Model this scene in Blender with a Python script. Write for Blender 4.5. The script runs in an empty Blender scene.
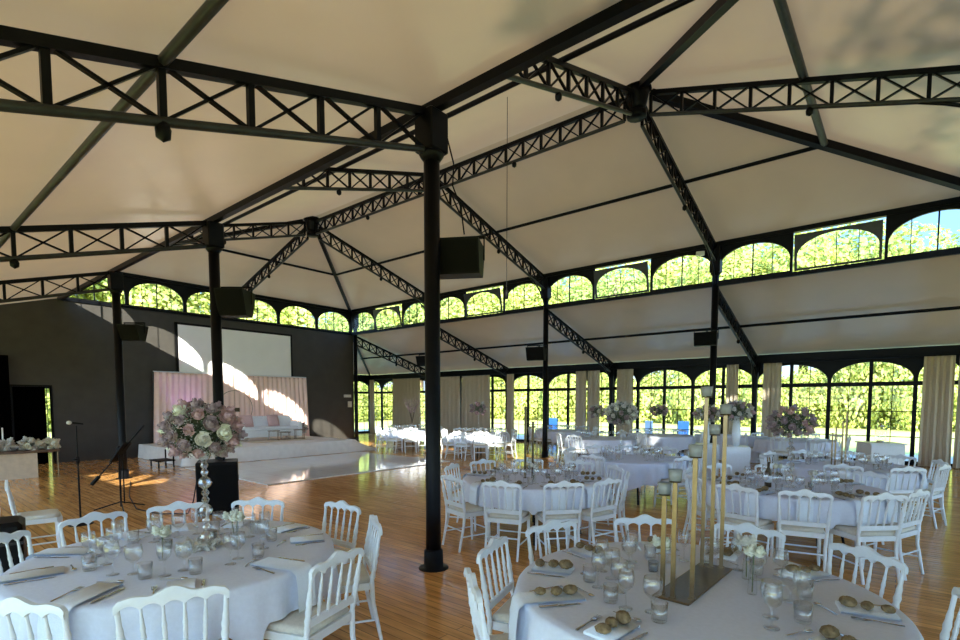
import bpy, math, random
from mathutils import Vector, Matrix
random.seed(7)
R = math.radians; PI = math.pi
scene = bpy.context.scene
col = scene.collection
sin, cos = math.sin, math.cos

# ------------------------------------------------------------------ building grid (metres)
W = 10.06            # nave width between the two column rows
YF, Y1, Y2, Y3, YB = -1.21, 3.79, 8.79, 13.79, 18.79
XL, XR = -4.93, 14.99            # outer walls
YFO, YBO = -6.14, 23.72
ZA = 4.76            # aisle roof at the column rows
SL = .295            # roof pitch
ZE = 5.74            # nave eave
ZR = ZE + SL * W / 2

# ------------------------------------------------------------------ materials
def mat(name, c, rough=.5, metal=0., spec=.5, noise=0., nscale=20., bump=0., coat=0.):
    m = bpy.data.materials.new(name); m.use_nodes = True
    nt = m.node_tree; b = nt.nodes['Principled BSDF']
    b.inputs['Base Color'].default_value = (*c, 1); b.inputs['Roughness'].default_value = rough
    b.inputs['Metallic'].default_value = metal; b.inputs['Specular IOR Level'].default_value = spec
    b.inputs['Coat Weight'].default_value = coat
    if noise or bump:
        tc = nt.nodes.new('ShaderNodeTexCoord'); n = nt.nodes.new('ShaderNodeTexNoise')
        n.inputs['Scale'].default_value = nscale; n.inputs['Detail'].default_value = 4
        nt.links.new(tc.outputs['Object'], n.inputs['Vector'])
        if noise:
            r = nt.nodes.new('ShaderNodeValToRGB')
            r.color_ramp.elements[0].color = (*[x * (1 - noise) for x in c], 1)
            r.color_ramp.elements[1].color = (*[min(1, x * (1 + noise)) for x in c], 1)
            r.color_ramp.elements[0].position = .3; r.color_ramp.elements[1].position = .7
            nt.links.new(n.outputs['Fac'], r.inputs['Fac']); nt.links.new(r.outputs['Color'], b.inputs['Base Color'])
        if bump:
            bp = nt.nodes.new('ShaderNodeBump'); bp.inputs['Strength'].default_value = bump; bp.inputs['Distance'].default_value = .01
            nt.links.new(n.outputs['Fac'], bp.inputs['Height']); nt.links.new(bp.outputs['Normal'], b.inputs['Normal'])
    return m

def mat_glass(name, tint=(1, 1, 1), gloss=.12, rough=.0, edge=.35):
    m = bpy.data.materials.new(name); m.use_nodes = True; nt = m.node_tree
    nt.nodes.remove(nt.nodes['Principled BSDF']); out = nt.nodes['Material Output']
    t = nt.nodes.new('ShaderNodeBsdfTransparent'); t.inputs['Color'].default_value = (*tint, 1)
    g = nt.nodes.new('ShaderNodeBsdfGlossy'); g.inputs['Roughness'].default_value = rough
    lw = nt.nodes.new('ShaderNodeLayerWeight'); lw.inputs['Blend'].default_value = edge
    pw = nt.nodes.new('ShaderNodeMath'); pw.operation = 'POWER'; pw.inputs[1].default_value = 2.6
    ml = nt.nodes.new('ShaderNodeMath'); ml.operation = 'MULTIPLY_ADD'; ml.inputs[1].default_value = edge * 2.2; ml.inputs[2].default_value = gloss * .35
    mx = nt.nodes.new('ShaderNodeMixShader')
    lw.inputs['Blend'].default_value = .5; nt.links.new(lw.outputs['Facing'], pw.inputs[0]); nt.links.new(pw.outputs[0], ml.inputs[0]); nt.links.new(ml.outputs[0], mx.inputs['Fac'])
    nt.links.new(t.outputs[0], mx.inputs[1]); nt.links.new(g.outputs[0], mx.inputs[2]); nt.links.new(mx.outputs[0], out.inputs['Surface'])
    return m

def mat_trans(name, c, tc, fac, rough=.6, spec=.3, noise=0., nscale=6., bump=0.):
    m = mat(name, c, rough, 0, spec, noise, nscale, bump); nt = m.node_tree; out = nt.nodes['Material Output']; b = nt.nodes['Principled BSDF']
    t = nt.nodes.new('ShaderNodeBsdfTranslucent'); t.inputs['Color'].default_value = (*tc, 1)
    mx = nt.nodes.new('ShaderNodeMixShader'); mx.inputs['Fac'].default_value = fac
    nt.links.new(b.outputs[0], mx.inputs[1]); nt.links.new(t.outputs[0], mx.inputs[2]); nt.links.new(mx.outputs[0], out.inputs['Surface'])
    return m

def mat_floor():
    m = bpy.data.materials.new('oak_boards'); m.use_nodes = True; nt = m.node_tree; b = nt.nodes['Principled BSDF']
    tc = nt.nodes.new('ShaderNodeTexCoord'); mp = nt.nodes.new('ShaderNodeMapping'); mp.inputs['Rotation'].default_value = (0, 0, R(90))
    nt.links.new(tc.outputs['Object'], mp.inputs['Vector'])
    br = nt.nodes.new('ShaderNodeTexBrick'); br.offset = .37
    br.inputs['Scale'].default_value = 1; br.inputs['Brick Width'].default_value = 1.9; br.inputs['Row Height'].default_value = .095
    br.inputs['Mortar Size'].default_value = .0035; br.inputs['Mortar Smooth'].default_value = .2
    br.inputs['Color1'].default_value = (.86, .46, .155, 1); br.inputs['Color2'].default_value = (.66, .33, .105, 1); br.inputs['Mortar'].default_value = (.22, .10, .04, 1)
    nt.links.new(mp.outputs[0], br.inputs['Vector'])
    n = nt.nodes.new('ShaderNodeTexNoise'); n.inputs['Scale'].default_value = 3.; n.inputs['Detail'].default_value = 6
    mp2 = nt.nodes.new('ShaderNodeMapping'); mp2.inputs['Scale'].default_value = (7, .7, 1)
    nt.links.new(tc.outputs['Object'], mp2.inputs['Vector']); nt.links.new(mp2.outputs[0], n.inputs['Vector'])
    r = nt.nodes.new('ShaderNodeValToRGB'); r.color_ramp.elements[0].position = .3; r.color_ramp.elements[1].position = .75
    r.color_ramp.elements[0].color = (.62, .58, .55, 1); r.color_ramp.elements[1].color = (1.2, 1.2, 1.2, 1)
    nt.links.new(n.outputs['Fac'], r.inputs['Fac'])
    mx = nt.nodes.new('ShaderNodeMix'); mx.data_type = 'RGBA'; mx.blend_type = 'MULTIPLY'; mx.inputs[0].default_value = 1
    nt.links.new(br.outputs['Color'], mx.inputs[6]); nt.links.new(r.outputs['Color'], mx.inputs[7]); nt.links.new(mx.outputs[2], b.inputs['Base Color'])
    n2 = nt.nodes.new('ShaderNodeTexNoise'); n2.inputs['Scale'].default_value = 9.; nt.links.new(mp2.outputs[0], n2.inputs['Vector'])
    mr = nt.nodes.new('ShaderNodeMapRange'); mr.inputs['To Min'].default_value = .07; mr.inputs['To Max'].default_value = .22
    nt.links.new(n2.outputs['Fac'], mr.inputs['Value']); nt.links.new(mr.outputs[0], b.inputs['Roughness'])
    bp = nt.nodes.new('ShaderNodeBump'); bp.inputs['Strength'].default_value = .12; bp.inputs['Distance'].default_value = .004
    ad = nt.nodes.new('ShaderNodeMath'); ad.operation = 'MULTIPLY_ADD'; ad.inputs[1].default_value = -.8
    nt.links.new(br.outputs['Fac'], ad.inputs[0]); nt.links.new(n2.outputs['Fac'], ad.inputs[2])
    nt.links.new(ad.outputs[0], bp.inputs['Height']); nt.links.new(bp.outputs['Normal'], b.inputs['Normal'])
    b.inputs['Specular IOR Level'].default_value = .55
    return m

def mat_tile():
    m = bpy.data.materials.new('white_gloss_tiles'); m.use_nodes = True; nt = m.node_tree; b = nt.nodes['Principled BSDF']
    tc = nt.nodes.new('ShaderNodeTexCoord'); br = nt.nodes.new('ShaderNodeTexBrick'); br.offset = 0
    br.inputs['Scale'].default_value = 1; br.inputs['Brick Width'].default_value = .6; br.inputs['Row Height'].default_value = .6
    br.inputs['Mortar Size'].default_value = .004
    br.inputs['Color1'].default_value = (.86, .84, .79, 1); br.inputs['Color2'].default_value = (.82, .80, .75, 1); br.inputs['Mortar'].default_value = (.42, .40, .37, 1)
    nt.links.new(tc.outputs['Object'], br.inputs['Vector']); nt.links.new(br.outputs['Color'], b.inputs['Base Color'])
    b.inputs['Roughness'].default_value = .07
    return m

M = {}
M['iron'] = mat('black_iron', (.003, .0035, .005), .42, 0, .14, .25, 9, .05)
M['steel'] = mat('dark_grey_steel', (.030, .032, .034), .38, .1, .3, .2, 12)
M['canvas'] = mat_trans('beige_canvas', (.55, .395, .235), (.86, .62, .36), .042, .32, .45, .05, .9, .0)
M['dark'] = mat('charcoal_paint', (.045, .041, .036), .6, 0, .4, .12, 3, .05)
M['dark2'] = mat('black_void', (.001, .001, .001), .9, 0, 0.)
M['floor'] = mat_floor()
M['tile'] = mat_tile()
M['glassw'] = mat_glass('window_glass', (.86, .90, .90), .05, .0, .15)
M['glassc'] = mat_glass('clear_crystal', (.975, .98, .985), .26, .02, .38)
M['white'] = mat('white_lacquer', (.74, .79, .83), .32, 0, .5, .03, 30)
M['cushion'] = mat('ivory_seat_pad', (.66, .63, .55), .75, 0, .2, .06, 60, .2)
M['cloth'] = mat_trans('white_tablecloth', (.70, .745, .86), (.8, .8, .82), .06, .85, .15, .03, 40, .15)
M['napkin'] = mat('white_linen_napkin', (.80, .87, .95), .8, 0, .2, .03, 120, .2)
M['ply'] = mat('plywood', (.42, .28, .16), .6, 0, .3, .15, 8)
M['silver'] = mat('polished_cutlery', (.62, .62, .62), .16, 1)
M['gold'] = mat('brushed_gold', (.20, .145, .085), .30, 1, .5, .1, 40)
M['bronze'] = mat('dark_bronze', (.07, .05, .03), .3, .8)
M['bread'] = mat('brown_crust', (.21, .15, .08), .85, 0, .15, .55, 45, .9)
M['curtain'] = mat_trans('beige_drape', (.66, .58, .45), (.65, .55, .40), .16, .85, .15, .05, 30)
M['pink'] = mat_trans('blush_drape', (.92, .70, .63), (.8, .55, .5), .12, .75, .2, .04, 8)
M['screen'] = mat('projection_screen', (.84, .85, .85), .7, 0, .2, .02, 2)
M['skirt'] = mat('stage_drape', (.78, .75, .70), .8, 0, .2, .05, 6, .1)
M['sofa'] = mat('white_leatherette', (.80, .82, .82), .4, 0, .4, .03, 15)
M['blush'] = mat('blush_cushion', (.62, .42, .40), .8, 0, .2, .1, 40, .2)
M['black'] = mat('black_plastic', (.005, .005, .006), .5, 0, .12, .2, 60, .1)
M['grille'] = mat('black_mesh_grille', (.004, .004, .004), .7, 0, .1, .5, 200, .4)
M['rosep'] = mat('pink_petals', (.50, .33, .34), .7, 0, .2, .15, 60)
M['rosew'] = mat('ivory_petals', (.62, .60, .54), .7, 0, .2, .1, 60)
M['rosem'] = mat('mauve_petals', (.33, .25, .27), .7, 0, .2, .2, 60)
M['hydr'] = mat('pale_green_petals', (.68, .68, .56), .7, 0, .2, .15, 60)
M['foliage'] = mat('dusty_foliage', (.07, .10, .055), .6, 0, .3, .5, 30)
M['gyps'] = mat('gypsophila', (.40, .40, .37), .8)
M['stem'] = mat('flower_stem', (.06, .10, .04), .6)
M['beige'] = mat('beige_board', (.62, .52, .38), .6, 0, .3, .1, 8, .1)
M['plank'] = mat('dark_plank', (.10, .06, .035), .4, 0, .4, .3, 14)
M['candle'] = mat('ivory_wax', (.82, .80, .74), .5)
M['crystal'] = mat_glass('cut_crystal', (1, 1, 1), .9, .05, .35)
M['frost'] = mat('frosted_glass_cup', (.27, .29, .30), .25, 0, .5)
M['smoke'] = mat_glass('frosted_votive', (.80, .83, .85), .3, .25, .4)
M['bluepl'] = mat('light_blue_plastic', (.25, .50, .80), .5)
M['grey'] = mat('grey_box', (.62, .62, .60), .5)
M['leaf'] = mat_trans('tree_leaves', (.46, .50, .14), (.52, .56, .12), .40, .5, .3, .45, .35)
M['leafd'] = mat_trans('dark_tree_leaves', (.32, .39, .11), (.40, .47, .10), .40, .5, .3, .45, .35)
M['diffuser'] = mat_trans('white_sun_diffuser', (.80, .88, .95), (.80, .92, 1.), .55, .7, .2)  # translucent white of the added roof that spreads sunlight indoors
M['bark'] = mat('bark', (.10, .075, .05), .9, 0, .2, .4, 5, .5)
M['lawn'] = mat('sunny_lawn', (.55, .53, .17), .9, 0, .2, .25, .4, .2)
M['terrace'] = mat('terrace_paving', (.55, .50, .42), .8, 0, .2, .1, 1.2)

# ------------------------------------------------------------------ mesh builder
class MB:
    def __init__(s): s.v = []; s.f = []; s.sm = []
    def add(s, vs, fs, smooth=False, mtx=None):
        o = len(s.v)
        s.v += [tuple(mtx @ Vector(p)) if mtx else tuple(p) for p in vs]
        s.f += [tuple(i + o for i in f) for f in fs]; s.sm += [smooth] * len(fs); return s
    def box(s, x0, x1, y0, y1, z0, z1, mtx=None, bev=0.):
        if bev:
            b = bev; vs = []; 
            for z, i in ((z0, b), (z0 + b, 0), (z1 - b, 0), (z1, b)):
                xa, xb, ya, yb = x0 + i, x1 - i, y0 + i, y1 - i
                vs += [(xa + b, ya, z), (xb - b, ya, z), (xb, ya + b, z), (xb, yb - b, z), (xb - b, yb, z), (xa + b, yb, z), (xa, yb - b, z), (xa, ya + b, z)]
            fs = [tuple(reversed(range(8)))]
            for k in range(3):
                for j in range(8): fs.append((k * 8 + j, k * 8 + (j + 1) % 8, k * 8 + 8 + (j + 1) % 8, k * 8 + 8 + j))
            fs.append(tuple(range(24, 32))); return s.add(vs, fs, False, mtx)
        vs = [(x, y, z) for z in (z0, z1) for x, y in ((x0, y0), (x1, y0), (x1, y1), (x0, y1))]
        return s.add(vs, [(3, 2, 1, 0), (4, 5, 6, 7), (0, 1, 5, 4), (1, 2, 6, 5), (2, 3, 7, 6), (3, 0, 4, 7)], False, mtx)
    def bar(s, a, b, w, h=None, up=(0, 0, 1)):
        h = h or w; a = Vector(a); b = Vector(b); d = (b - a).normalized(); u = Vector(up)
        if abs(d.dot(u)) > .98: u = Vector((1, 0, 0))
        x = d.cross(u).normalized(); y = x.cross(d)
        vs = [p + x * (sx * w / 2) + y * (sy * h / 2) for p in (a, b) for sx, sy in ((-1, -1), (1, -1), (1, 1), (-1, 1))]
        return s.add(vs, [(3, 2, 1, 0), (4, 5, 6, 7), (0, 1, 5, 4), (1, 2, 6, 5), (2, 3, 7, 6), (3, 0, 4, 7)])
    def tube(s, pts, r, n=8, cap=True):
        pts = [Vector(p) for p in pts]; rs = r if isinstance(r, (list, tuple)) else [r] * len(pts); o = None; vs = []; fs = []
        for i, p in enumerate(pts):
            d = (pts[min(i + 1, len(pts) - 1)] - pts[max(i - 1, 0)]).normalized()
            if o is None:
                o = Vector((0, 0, 1)) if abs(d.z) < .9 else Vector((1, 0, 0))
            o = (o - d * o.dot(d)).normalized(); q = d.cross(o)
            for k in range(n):
                t = 2 * PI * k / n; vs.append(p + (o * cos(t) + q * sin(t)) * rs[i])
        for i in range(len(pts) - 1):
            for k in range(n):
                fs.append((i * n + k, i * n + (k + 1) % n, i * n + n + (k + 1) % n, i * n + n + k))
        s.add(vs, fs, True)
        if cap: s.add(vs[:n], [tuple(reversed(range(n)))]); s.add(vs[-n:], [tuple(range(n))])
        return s
    def lathe(s, prof, n=16, c=(0, 0, 0), mtx=None, smooth=True):
        vs = []; fs = []
        for r, z in prof:
            for k in range(n):
                t = 2 * PI * k / n; vs.append((c[0] + r * cos(t), c[1] + r * sin(t), c[2] + z))
        for i in range(len(prof) - 1):
            for k in range(n): fs.append((i * n + k, i * n + (k + 1) % n, i * n + n + (k + 1) % n, i * n + n + k))
        if prof[0][0] > 1e-4: fs.append(tuple(reversed(range(n))))
        if prof[-1][0] > 1e-4: fs.append(tuple(range((len(prof) - 1) * n, len(prof) * n)))
        return s.add(vs, fs, smooth, mtx)
    def ball(s, c, r, sq=(1, 1, 1), n=10, m=6, jit=0.):
        vs = []; fs = []
        for i in range(m + 1):
            a = PI * i / m
            for k in range(n):
                t = 2 * PI * k / n; q = 1 + random.uniform(-jit, jit)
                vs.append((c[0] + r * sq[0] * q * sin(a) * cos(t), c[1] + r * sq[1] * q * sin(a) * sin(t), c[2] - r * sq[2] * q * cos(a)))
        for i in range(m):
            for k in range(n): fs.append((i * n + k, i * n + (k + 1) % n, i * n + n + (k + 1) % n, i * n + n + k))
        return s.add(vs, fs, True)
    def grid(s, P, smooth=True, close=False):
        nr = len(P); nc = len(P[0]); vs = [p for r in P for p in r]; fs = []
        for i in range(nr - 1):
            for j in range(nc if close else nc - 1):
                fs.append((i * nc + j, i * nc + (j + 1) % nc, (i + 1) * nc + (j + 1) % nc, (i + 1) * nc + j))
        return s.add(vs, fs, smooth)
    def prism(s, poly, ax, d0, d1):
        # poly: 2D outline; ax 'x','y','z' = extrusion axis; triangulated by strips is left to Blender's n-gon fill
        def p3(u, v, d): return {'x': (d, u, v), 'y': (u, d, v), 'z': (u, v, d)}[ax]
        n = len(poly); vs = [p3(u, v, d0) for u, v in poly] + [p3(u, v, d1) for u, v in poly]
        fs = [tuple(reversed(range(n))), tuple(range(n, 2 * n))] + [(i, (i + 1) % n, n + (i + 1) % n, n + i) for i in range(n)]
        return s.add(vs, fs)
    def mesh(s, name, material):
        me = bpy.data.meshes.new(name); me.from_pydata(s.v, [], s.f); me.materials.append(material)
        me.polygons.foreach_set('use_smooth', s.sm); me.update(); return me
    def obj(s, name, material, parent=None, loc=None, rotz=0.):
        return link(name, s.mesh(name, material), parent, loc, rotz)

def link(name, me, parent=None, loc=None, rotz=0.):
    o = bpy.data.objects.new(name, me); col.objects.link(o)
    if parent: o.parent = parent
    if loc is not None: o.location = loc
    if rotz: o.rotation_euler = (0, 0, rotz)
    return o

def tag(o, label=None, cat=None, group=None, kind=None):
    if label: o['label'] = label
    if cat: o['category'] = cat
    if group: o['group'] = group
    if kind: o['kind'] = kind
    return o

def empty(name, loc=(0, 0, 0), rotz=0., **k):
    o = bpy.data.objects.new(name, None); col.objects.link(o); o.location = loc; o.rotation_euler = (0, 0, rotz)
    o.empty_display_size = .1
    return tag(o, k.get('label'), k.get('cat'), k.get('group'), k.get('kind'))

def dup(o, parent=None):
    c = o.copy(); col.objects.link(c)
    if parent: c.parent = parent
    for ch in list(o.children): dup(ch, c)
    return c

def structure(o): o['kind'] = 'structure'; return o

# ------------------------------------------------------------------ camera
FPX, YAW, PITCH, ROLL, PY = 512.947, R(50.4159), R(-3.5675), R(.0385), 434.11
cam_d = bpy.data.cameras.new('camera'); cam = bpy.data.objects.new('camera', cam_d); col.objects.link(cam)
cam_d.sensor_width = 36; cam_d.lens = FPX / 960 * 36; cam_d.shift_y = (PY - 320) / 960; cam_d.clip_end = 400; cam_d.clip_start = .05
fw = Vector((sin(YAW) * cos(PITCH), cos(YAW) * cos(PITCH), sin(PITCH))); rt = Vector((cos(YAW), -sin(YAW), 0)); up = rt.cross(fw)
r2 = rt * cos(ROLL) + up * sin(ROLL); u2 = -rt * sin(ROLL) + up * cos(ROLL)
mw = Matrix((r2, u2, -fw)).transposed().to_4x4(); mw.translation = Vector((-3.812, 0, 1.757)); cam.matrix_world = mw
scene.camera = cam

# ------------------------------------------------------------------ light, sky, exposure
sd = Vector((1.2, 1.0, -.63)).normalized()
su = bpy.data.lights.new('sun', 'SUN'); su.energy = 12.0; su.angle = R(.6); su.color = (1., .93, .80)
so = bpy.data.objects.new('sun', su); col.objects.link(so); so.rotation_euler = sd.to_track_quat('-Z', 'Y').to_euler(); so.location = (-20, -20, 20)
SUNWARD = 4.0
wd = bpy.data.worlds.new('world'); scene.world = wd; wd.use_nodes = True; wn = wd.node_tree
tcw = wn.nodes.new('ShaderNodeTexCoord'); sep = wn.nodes.new('ShaderNodeSeparateXYZ'); rmp = wn.nodes.new('ShaderNodeValToRGB')
wn.links.new(tcw.outputs['Generated'], sep.inputs[0]); wn.links.new(sep.outputs['Z'], rmp.inputs['Fac'])
rmp.color_ramp.elements[0].color = (.72, .86, 1., 1); rmp.color_ramp.elements[1].color = (.20, .42, .85, 1); rmp.color_ramp.elements[1].position = .55
e_ = rmp.color_ramp.elements.new(.18); e_.color = (.30, .58, .95, 1)
vd = wn.nodes.new('ShaderNodeVectorMath'); vd.operation = 'DOT_PRODUCT'; vd.inputs[1].default_value = (-.72, -.60, .35)
wn.links.new(tcw.outputs['Generated'], vd.inputs[0])
mr_ = wn.nodes.new('ShaderNodeMapRange'); mr_.interpolation_type = 'SMOOTHSTEP'; mr_.inputs['From Min'].default_value = -.2; mr_.inputs['From Max'].default_value = 1.; mr_.inputs['To Min'].default_value = 1.; mr_.inputs['To Max'].default_value = SUNWARD
wn.links.new(vd.outputs['Value'], mr_.inputs['Value'])
sc_ = wn.nodes.new('ShaderNodeVectorMath'); sc_.operation = 'SCALE'      # the sky is brighter toward the sun
wn.links.new(rmp.outputs['Color'], sc_.inputs[0]); wn.links.new(mr_.outputs[0], sc_.inputs['Scale'])
wn.links.new(sc_.outputs[0], wn.nodes['Background'].inputs['Color']); wn.nodes['Background'].inputs['Strength'].default_value = 1.1
vs_ = scene.view_settings; vs_.view_transform = 'Standard'; vs_.look = 'None'; vs_.exposure = 1.05; vs_.gamma = 1; vs_.use_curve_mapping = False
cy = scene.cycles; cy.use_denoising = True; cy.max_bounces = 10; cy.diffuse_bounces = 6; cy.glossy_bounces = 4; cy.transparent_max_bounces = 72; cy.transmission_bounces = 6
cy.caustics_reflective = False; cy.caustics_refractive = False; cy.sample_clamp_indirect = 6; cy.use_adaptive_sampling = False
try: cy.denoiser = 'OPENIMAGEDENOISE'
except Exception: pass

# ================================================================== SHELL
structure(MB().box(XL - .1, XR + .1, YFO - .1, YBO + .1, -.12, 0).obj('floor', M['floor']))
structure(MB().add([(-140, -140, -.15), (180, -140, -.15), (180, 180, -.15), (-140, 180, -.15)], [(0, 1, 2, 3)]).obj('lawn', M['lawn']))
structure(MB().box(XR + .1, XR + 4.2, YFO - 3, YBO + 3, -.14, -.04).obj('terrace', M['terrace']))

# ceilings: nave hipped roof, aisle roofs all round
nv = [(0, YF, ZE), (W, YF, ZE), (W, YB, ZE), (0, YB, ZE), (W / 2, Y1, ZR), (W / 2, Y3, ZR)]
structure(MB().add(nv, [(0, 1, 4), (1, 2, 5, 4), (2, 3, 5), (3, 0, 4, 5)]).obj('ceiling', M['canvas']))
za = ZA - SL * -XL
av = [(0, YF, ZA), (W, YF, ZA), (W, YB, ZA), (0, YB, ZA), (XL - .1, YFO - .1, za), (XR + .1, YFO - .1, za), (XR + .1, YBO + .1, za), (XL - .1, YBO + .1, za)]
structure(MB().add(av, [(0, 1, 5, 4), (1, 2, 6, 5), (2, 3, 7, 6), (3, 0, 4, 7)]).obj('ceiling', M['canvas']))

# dark back wall with a doorway
D0, D1, DH = -1.12, -.30, 2.18
zw = za
wb = MB()
y0, y1 = YB, YB + .16
wb.prism([(XL, 0), (D0, 0), (D0, ZA + SL * D0 - .03), (XL, zw - .03)], 'y', y0, y1)
wb.prism([(D0, DH), (D1, DH), (D1, ZA + SL * D1 - .03), (D0, ZA + SL * D0 - .03)], 'y', y0, y1)
wb.prism([(D1, 0), (W + .1, 0), (W + .1, 4.66), (0, 4.66), (0, 4.72), (D1, ZA + SL * D1 - .03)], 'y', y0, y1)
structure(wb.obj('wall_back', M['dark']))
d = structure(MB().box(D0 - .05, D0, YB - .02, YB + .18, 0, DH).box(D1, D1 + .03, YB - .02, YB + .18, 0, DH).box(D0 - .05, D1 + .03, YB - .02, YB + .18, DH, DH + .05).obj('door_1', M['black']))
MB().box(D0, D1 - .11, YB + .1, YB + .14, 0, DH).obj('doorway_dark_fill', M['dark2'], d)  # near-black sheet in the doorway: its unlit depth put into colour

# beams: aisle plate under the clerestory and nave eave
bm = [('x', 0), ('x', W), ('y', YF), ('y', YB)]
for nm, z0, z1, hw in (('trim_1', 4.66, 4.75, .045), ('trim_2', 5.64, 5.75, .06)):
    b = MB()
    for ax, c in bm:
        if ax == 'x': b.box(c - hw, c + hw, YF - hw, YB + hw, z0, z1)
        else: b.box(-hw, W + hw, c - hw, c + hw, z0 + .001, z1 - .001)
    structure(b.obj(nm, M['iron']))
# wall plates of the outer walls
b = MB()
b.box(XR - .08, XR + .08, YFO, YBO, 3.05, 3.29).box(XL - .08, XL + .08, YFO, YBO, 3.05, 3.29).box(XL, XR, YFO - .08, YFO + .08, 3.051, 3.289).box(XL, XR, YBO - .08, YBO + .08, 3.051, 3.289)
structure(b.obj('trim_3', M['iron']))

# ---- arched windows (local: width along x from 0..w, thickness along y, z up)
def arch_frame(w, z0, zs, zc, ztop, post=.05, d=.03, bottom=.06):
    b = MB(); n = 20
    hw = w / 2 - post
    arc = [(w / 2 - hw * cos(PI * i / n), zs + (zc - zs) * sin(PI * i / n)) for i in range(n + 1)]
    for i in range(n):
        (xa, za_), (xb, zb) = arc[i], arc[i + 1]
        vs = [(xa, -d, za_), (xb, -d, zb), (xb, -d, ztop), (xa, -d, ztop), (xa, d, za_), (xb, d, zb), (xb, d, ztop), (xa, d, ztop)]
        b.add(vs, [(0, 1, 2, 3), (7, 6, 5, 4), (0, 4, 5, 1), (3, 2, 6, 7)])
    b.box(0, post, -d, d, z0, ztop).box(w - post, w, -d, d, z0, ztop).box(0, w, -d * 1.2, d * 1.2, z0, z0 + bottom)
    return b
win_no = [0]
def window(w, kind, P, rz, tilt=False, shared={}):
    win_no[0] += 1
    key = (kind, round(w, 2))
    if key not in shared:
        if kind == 'cl':
            f = arch_frame(w, 4.73, 5.08, 5.56, 5.66, .055, .03)
            m = MB()
            for k in (1, 2, 3): m.bar((w * k / 4, 0, 4.75), (w * k / 4, 0, 5.56), .028 if k == 2 else .014)
            g = MB().add([(.02, .005, 4.75), (w - .02, .005, 4.75), (w - .02, .005, 5.62), (.02, .005, 5.62)], [(0, 1, 2, 3)])
        else:
            f = arch_frame(w, 0, 2.42, 2.93, 3.08, .05, .045, .10)
            f.box(0, w, -.05, .05, 2.23, 2.35)
            if w > 1.5: f.box(w / 2 - .045, w / 2 + .045, -.045, .045, 0, 3.0)
            m = MB()
            for z in (.78, 1.50): m.box(0, w, -.012, .012, z - .012, z + .012)
            nd = 4 if w > 1.5 else 2
            for k in range(1, nd):
                if nd == 4 and k == 2: continue
                m.box(w * k / nd - .009, w * k / nd + .009, -.01, .01, .05, 2.92 - (.06 if nd == 4 else 0))
            g = MB().add([(.02, .005, .05), (w - .02, .005, .05), (w - .02, .005, 3.06), (.02, .005, 3.06)], [(0, 1, 2, 3)])
        shared[key] = (f.mesh('window', M['iron']), m.mesh('muntins', M['iron']), g.mesh('glass', M['glassw']))
    fm, mm, gm = shared[key]
    o = structure(link('window_%d' % win_no[0], fm, None, P, rz))
    c1 = link('muntins', mm, o); c2 = link('glass', gm, o)
    return o

CW = 5.0 / 3; CX = W / 6
for k in range(12):
    if k % 3 != 1: window(CW, 'cl', (W, YF + CW * k, 0), PI / 2)
    window(CW, 'cl', (0, YF + CW * k, 0), PI / 2)
for k in range(6):
    window(CX, 'cl', (CX * k, YB + .05, 0), 0); window(CX, 'cl', (CX * k, YF, 0), 0)
# pivoting sashes standing open in the middle arch of each bay on the window side
def sash(y, k):
    o = structure(link('window_%d' % (win_no[0] + 1), arch_frame(CW - .08, -.42, -.10, .31, .37, .05, .02, .05).mesh('window', M['steel']), None, (W - .08, y + .04, 5.18), PI / 2)); win_no[0] += 1
    o.rotation_euler = (R(-11), 0, PI / 2)
    m = MB(); w = CW - .08
    for q in (1, 2, 3): m.bar((w * q / 4, 0, -.4), (w * q / 4, 0, .29), .014)
    m.obj('muntins', M['iron'], o); MB().add([(.03, .004, -.4), (w - .03, .004, -.4), (w - .03, .004, .34), (.03, .004, .34)], [(0, 1, 2, 3)]).obj('glass', M['glassw'], o)
for k in range(4): sash(YF + CW * (3 * k + 1), k)

# outer windows: per bay two 2 m arches and one 1 m arch
def outer_run(bays, fixed, ax):
    for b0, order in bays:
        p = b0
        for w in order:
            window(w, 'ow', (fixed, p, 0) if ax == 'x' else (p, fixed, 0), PI / 2 if ax == 'x' else 0); p += w
nb = [2., 2., 1.]
def mirrored(i): return nb if i % 2 else [1., 2., 2.]
outer_run([(YF - 4.93, [1., 2., 1.93]), (YF, mirrored(0)), (Y1, mirrored(1)), (Y2, mirrored(0)), (Y3, mirrored(1)), (YB, [1.93, 2., 1.])], XR, 'x')
outer_run([(YF - 4.93, [1., 2., 1.93]), (YF, mirrored(0)), (Y1, mirrored(1)), (Y2, mirrored(0)), (Y3, mirrored(1)), (YB, [1.93, 2., 1.])], XL, 'x')
outer_run([(XL, [1.93, 2., 1.]), (0, [2., 1.03, 2.]), (W / 2, [2., 1.03, 2.]), (W, [1.93, 2., 1.])], YFO, 'y')
outer_run([(W, [1.0, 2., 1.93])], YBO, 'y')
wl = MB(); wl.box(XL, 0, YBO - .05, YBO + .05, 0, 3.06).box(1., W, YBO - .05, YBO + .05, 0, 3.06); window(1., 'ow', (0, YBO, 0), 0); structure(wl.obj('wall_rear', M['dark']))

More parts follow.
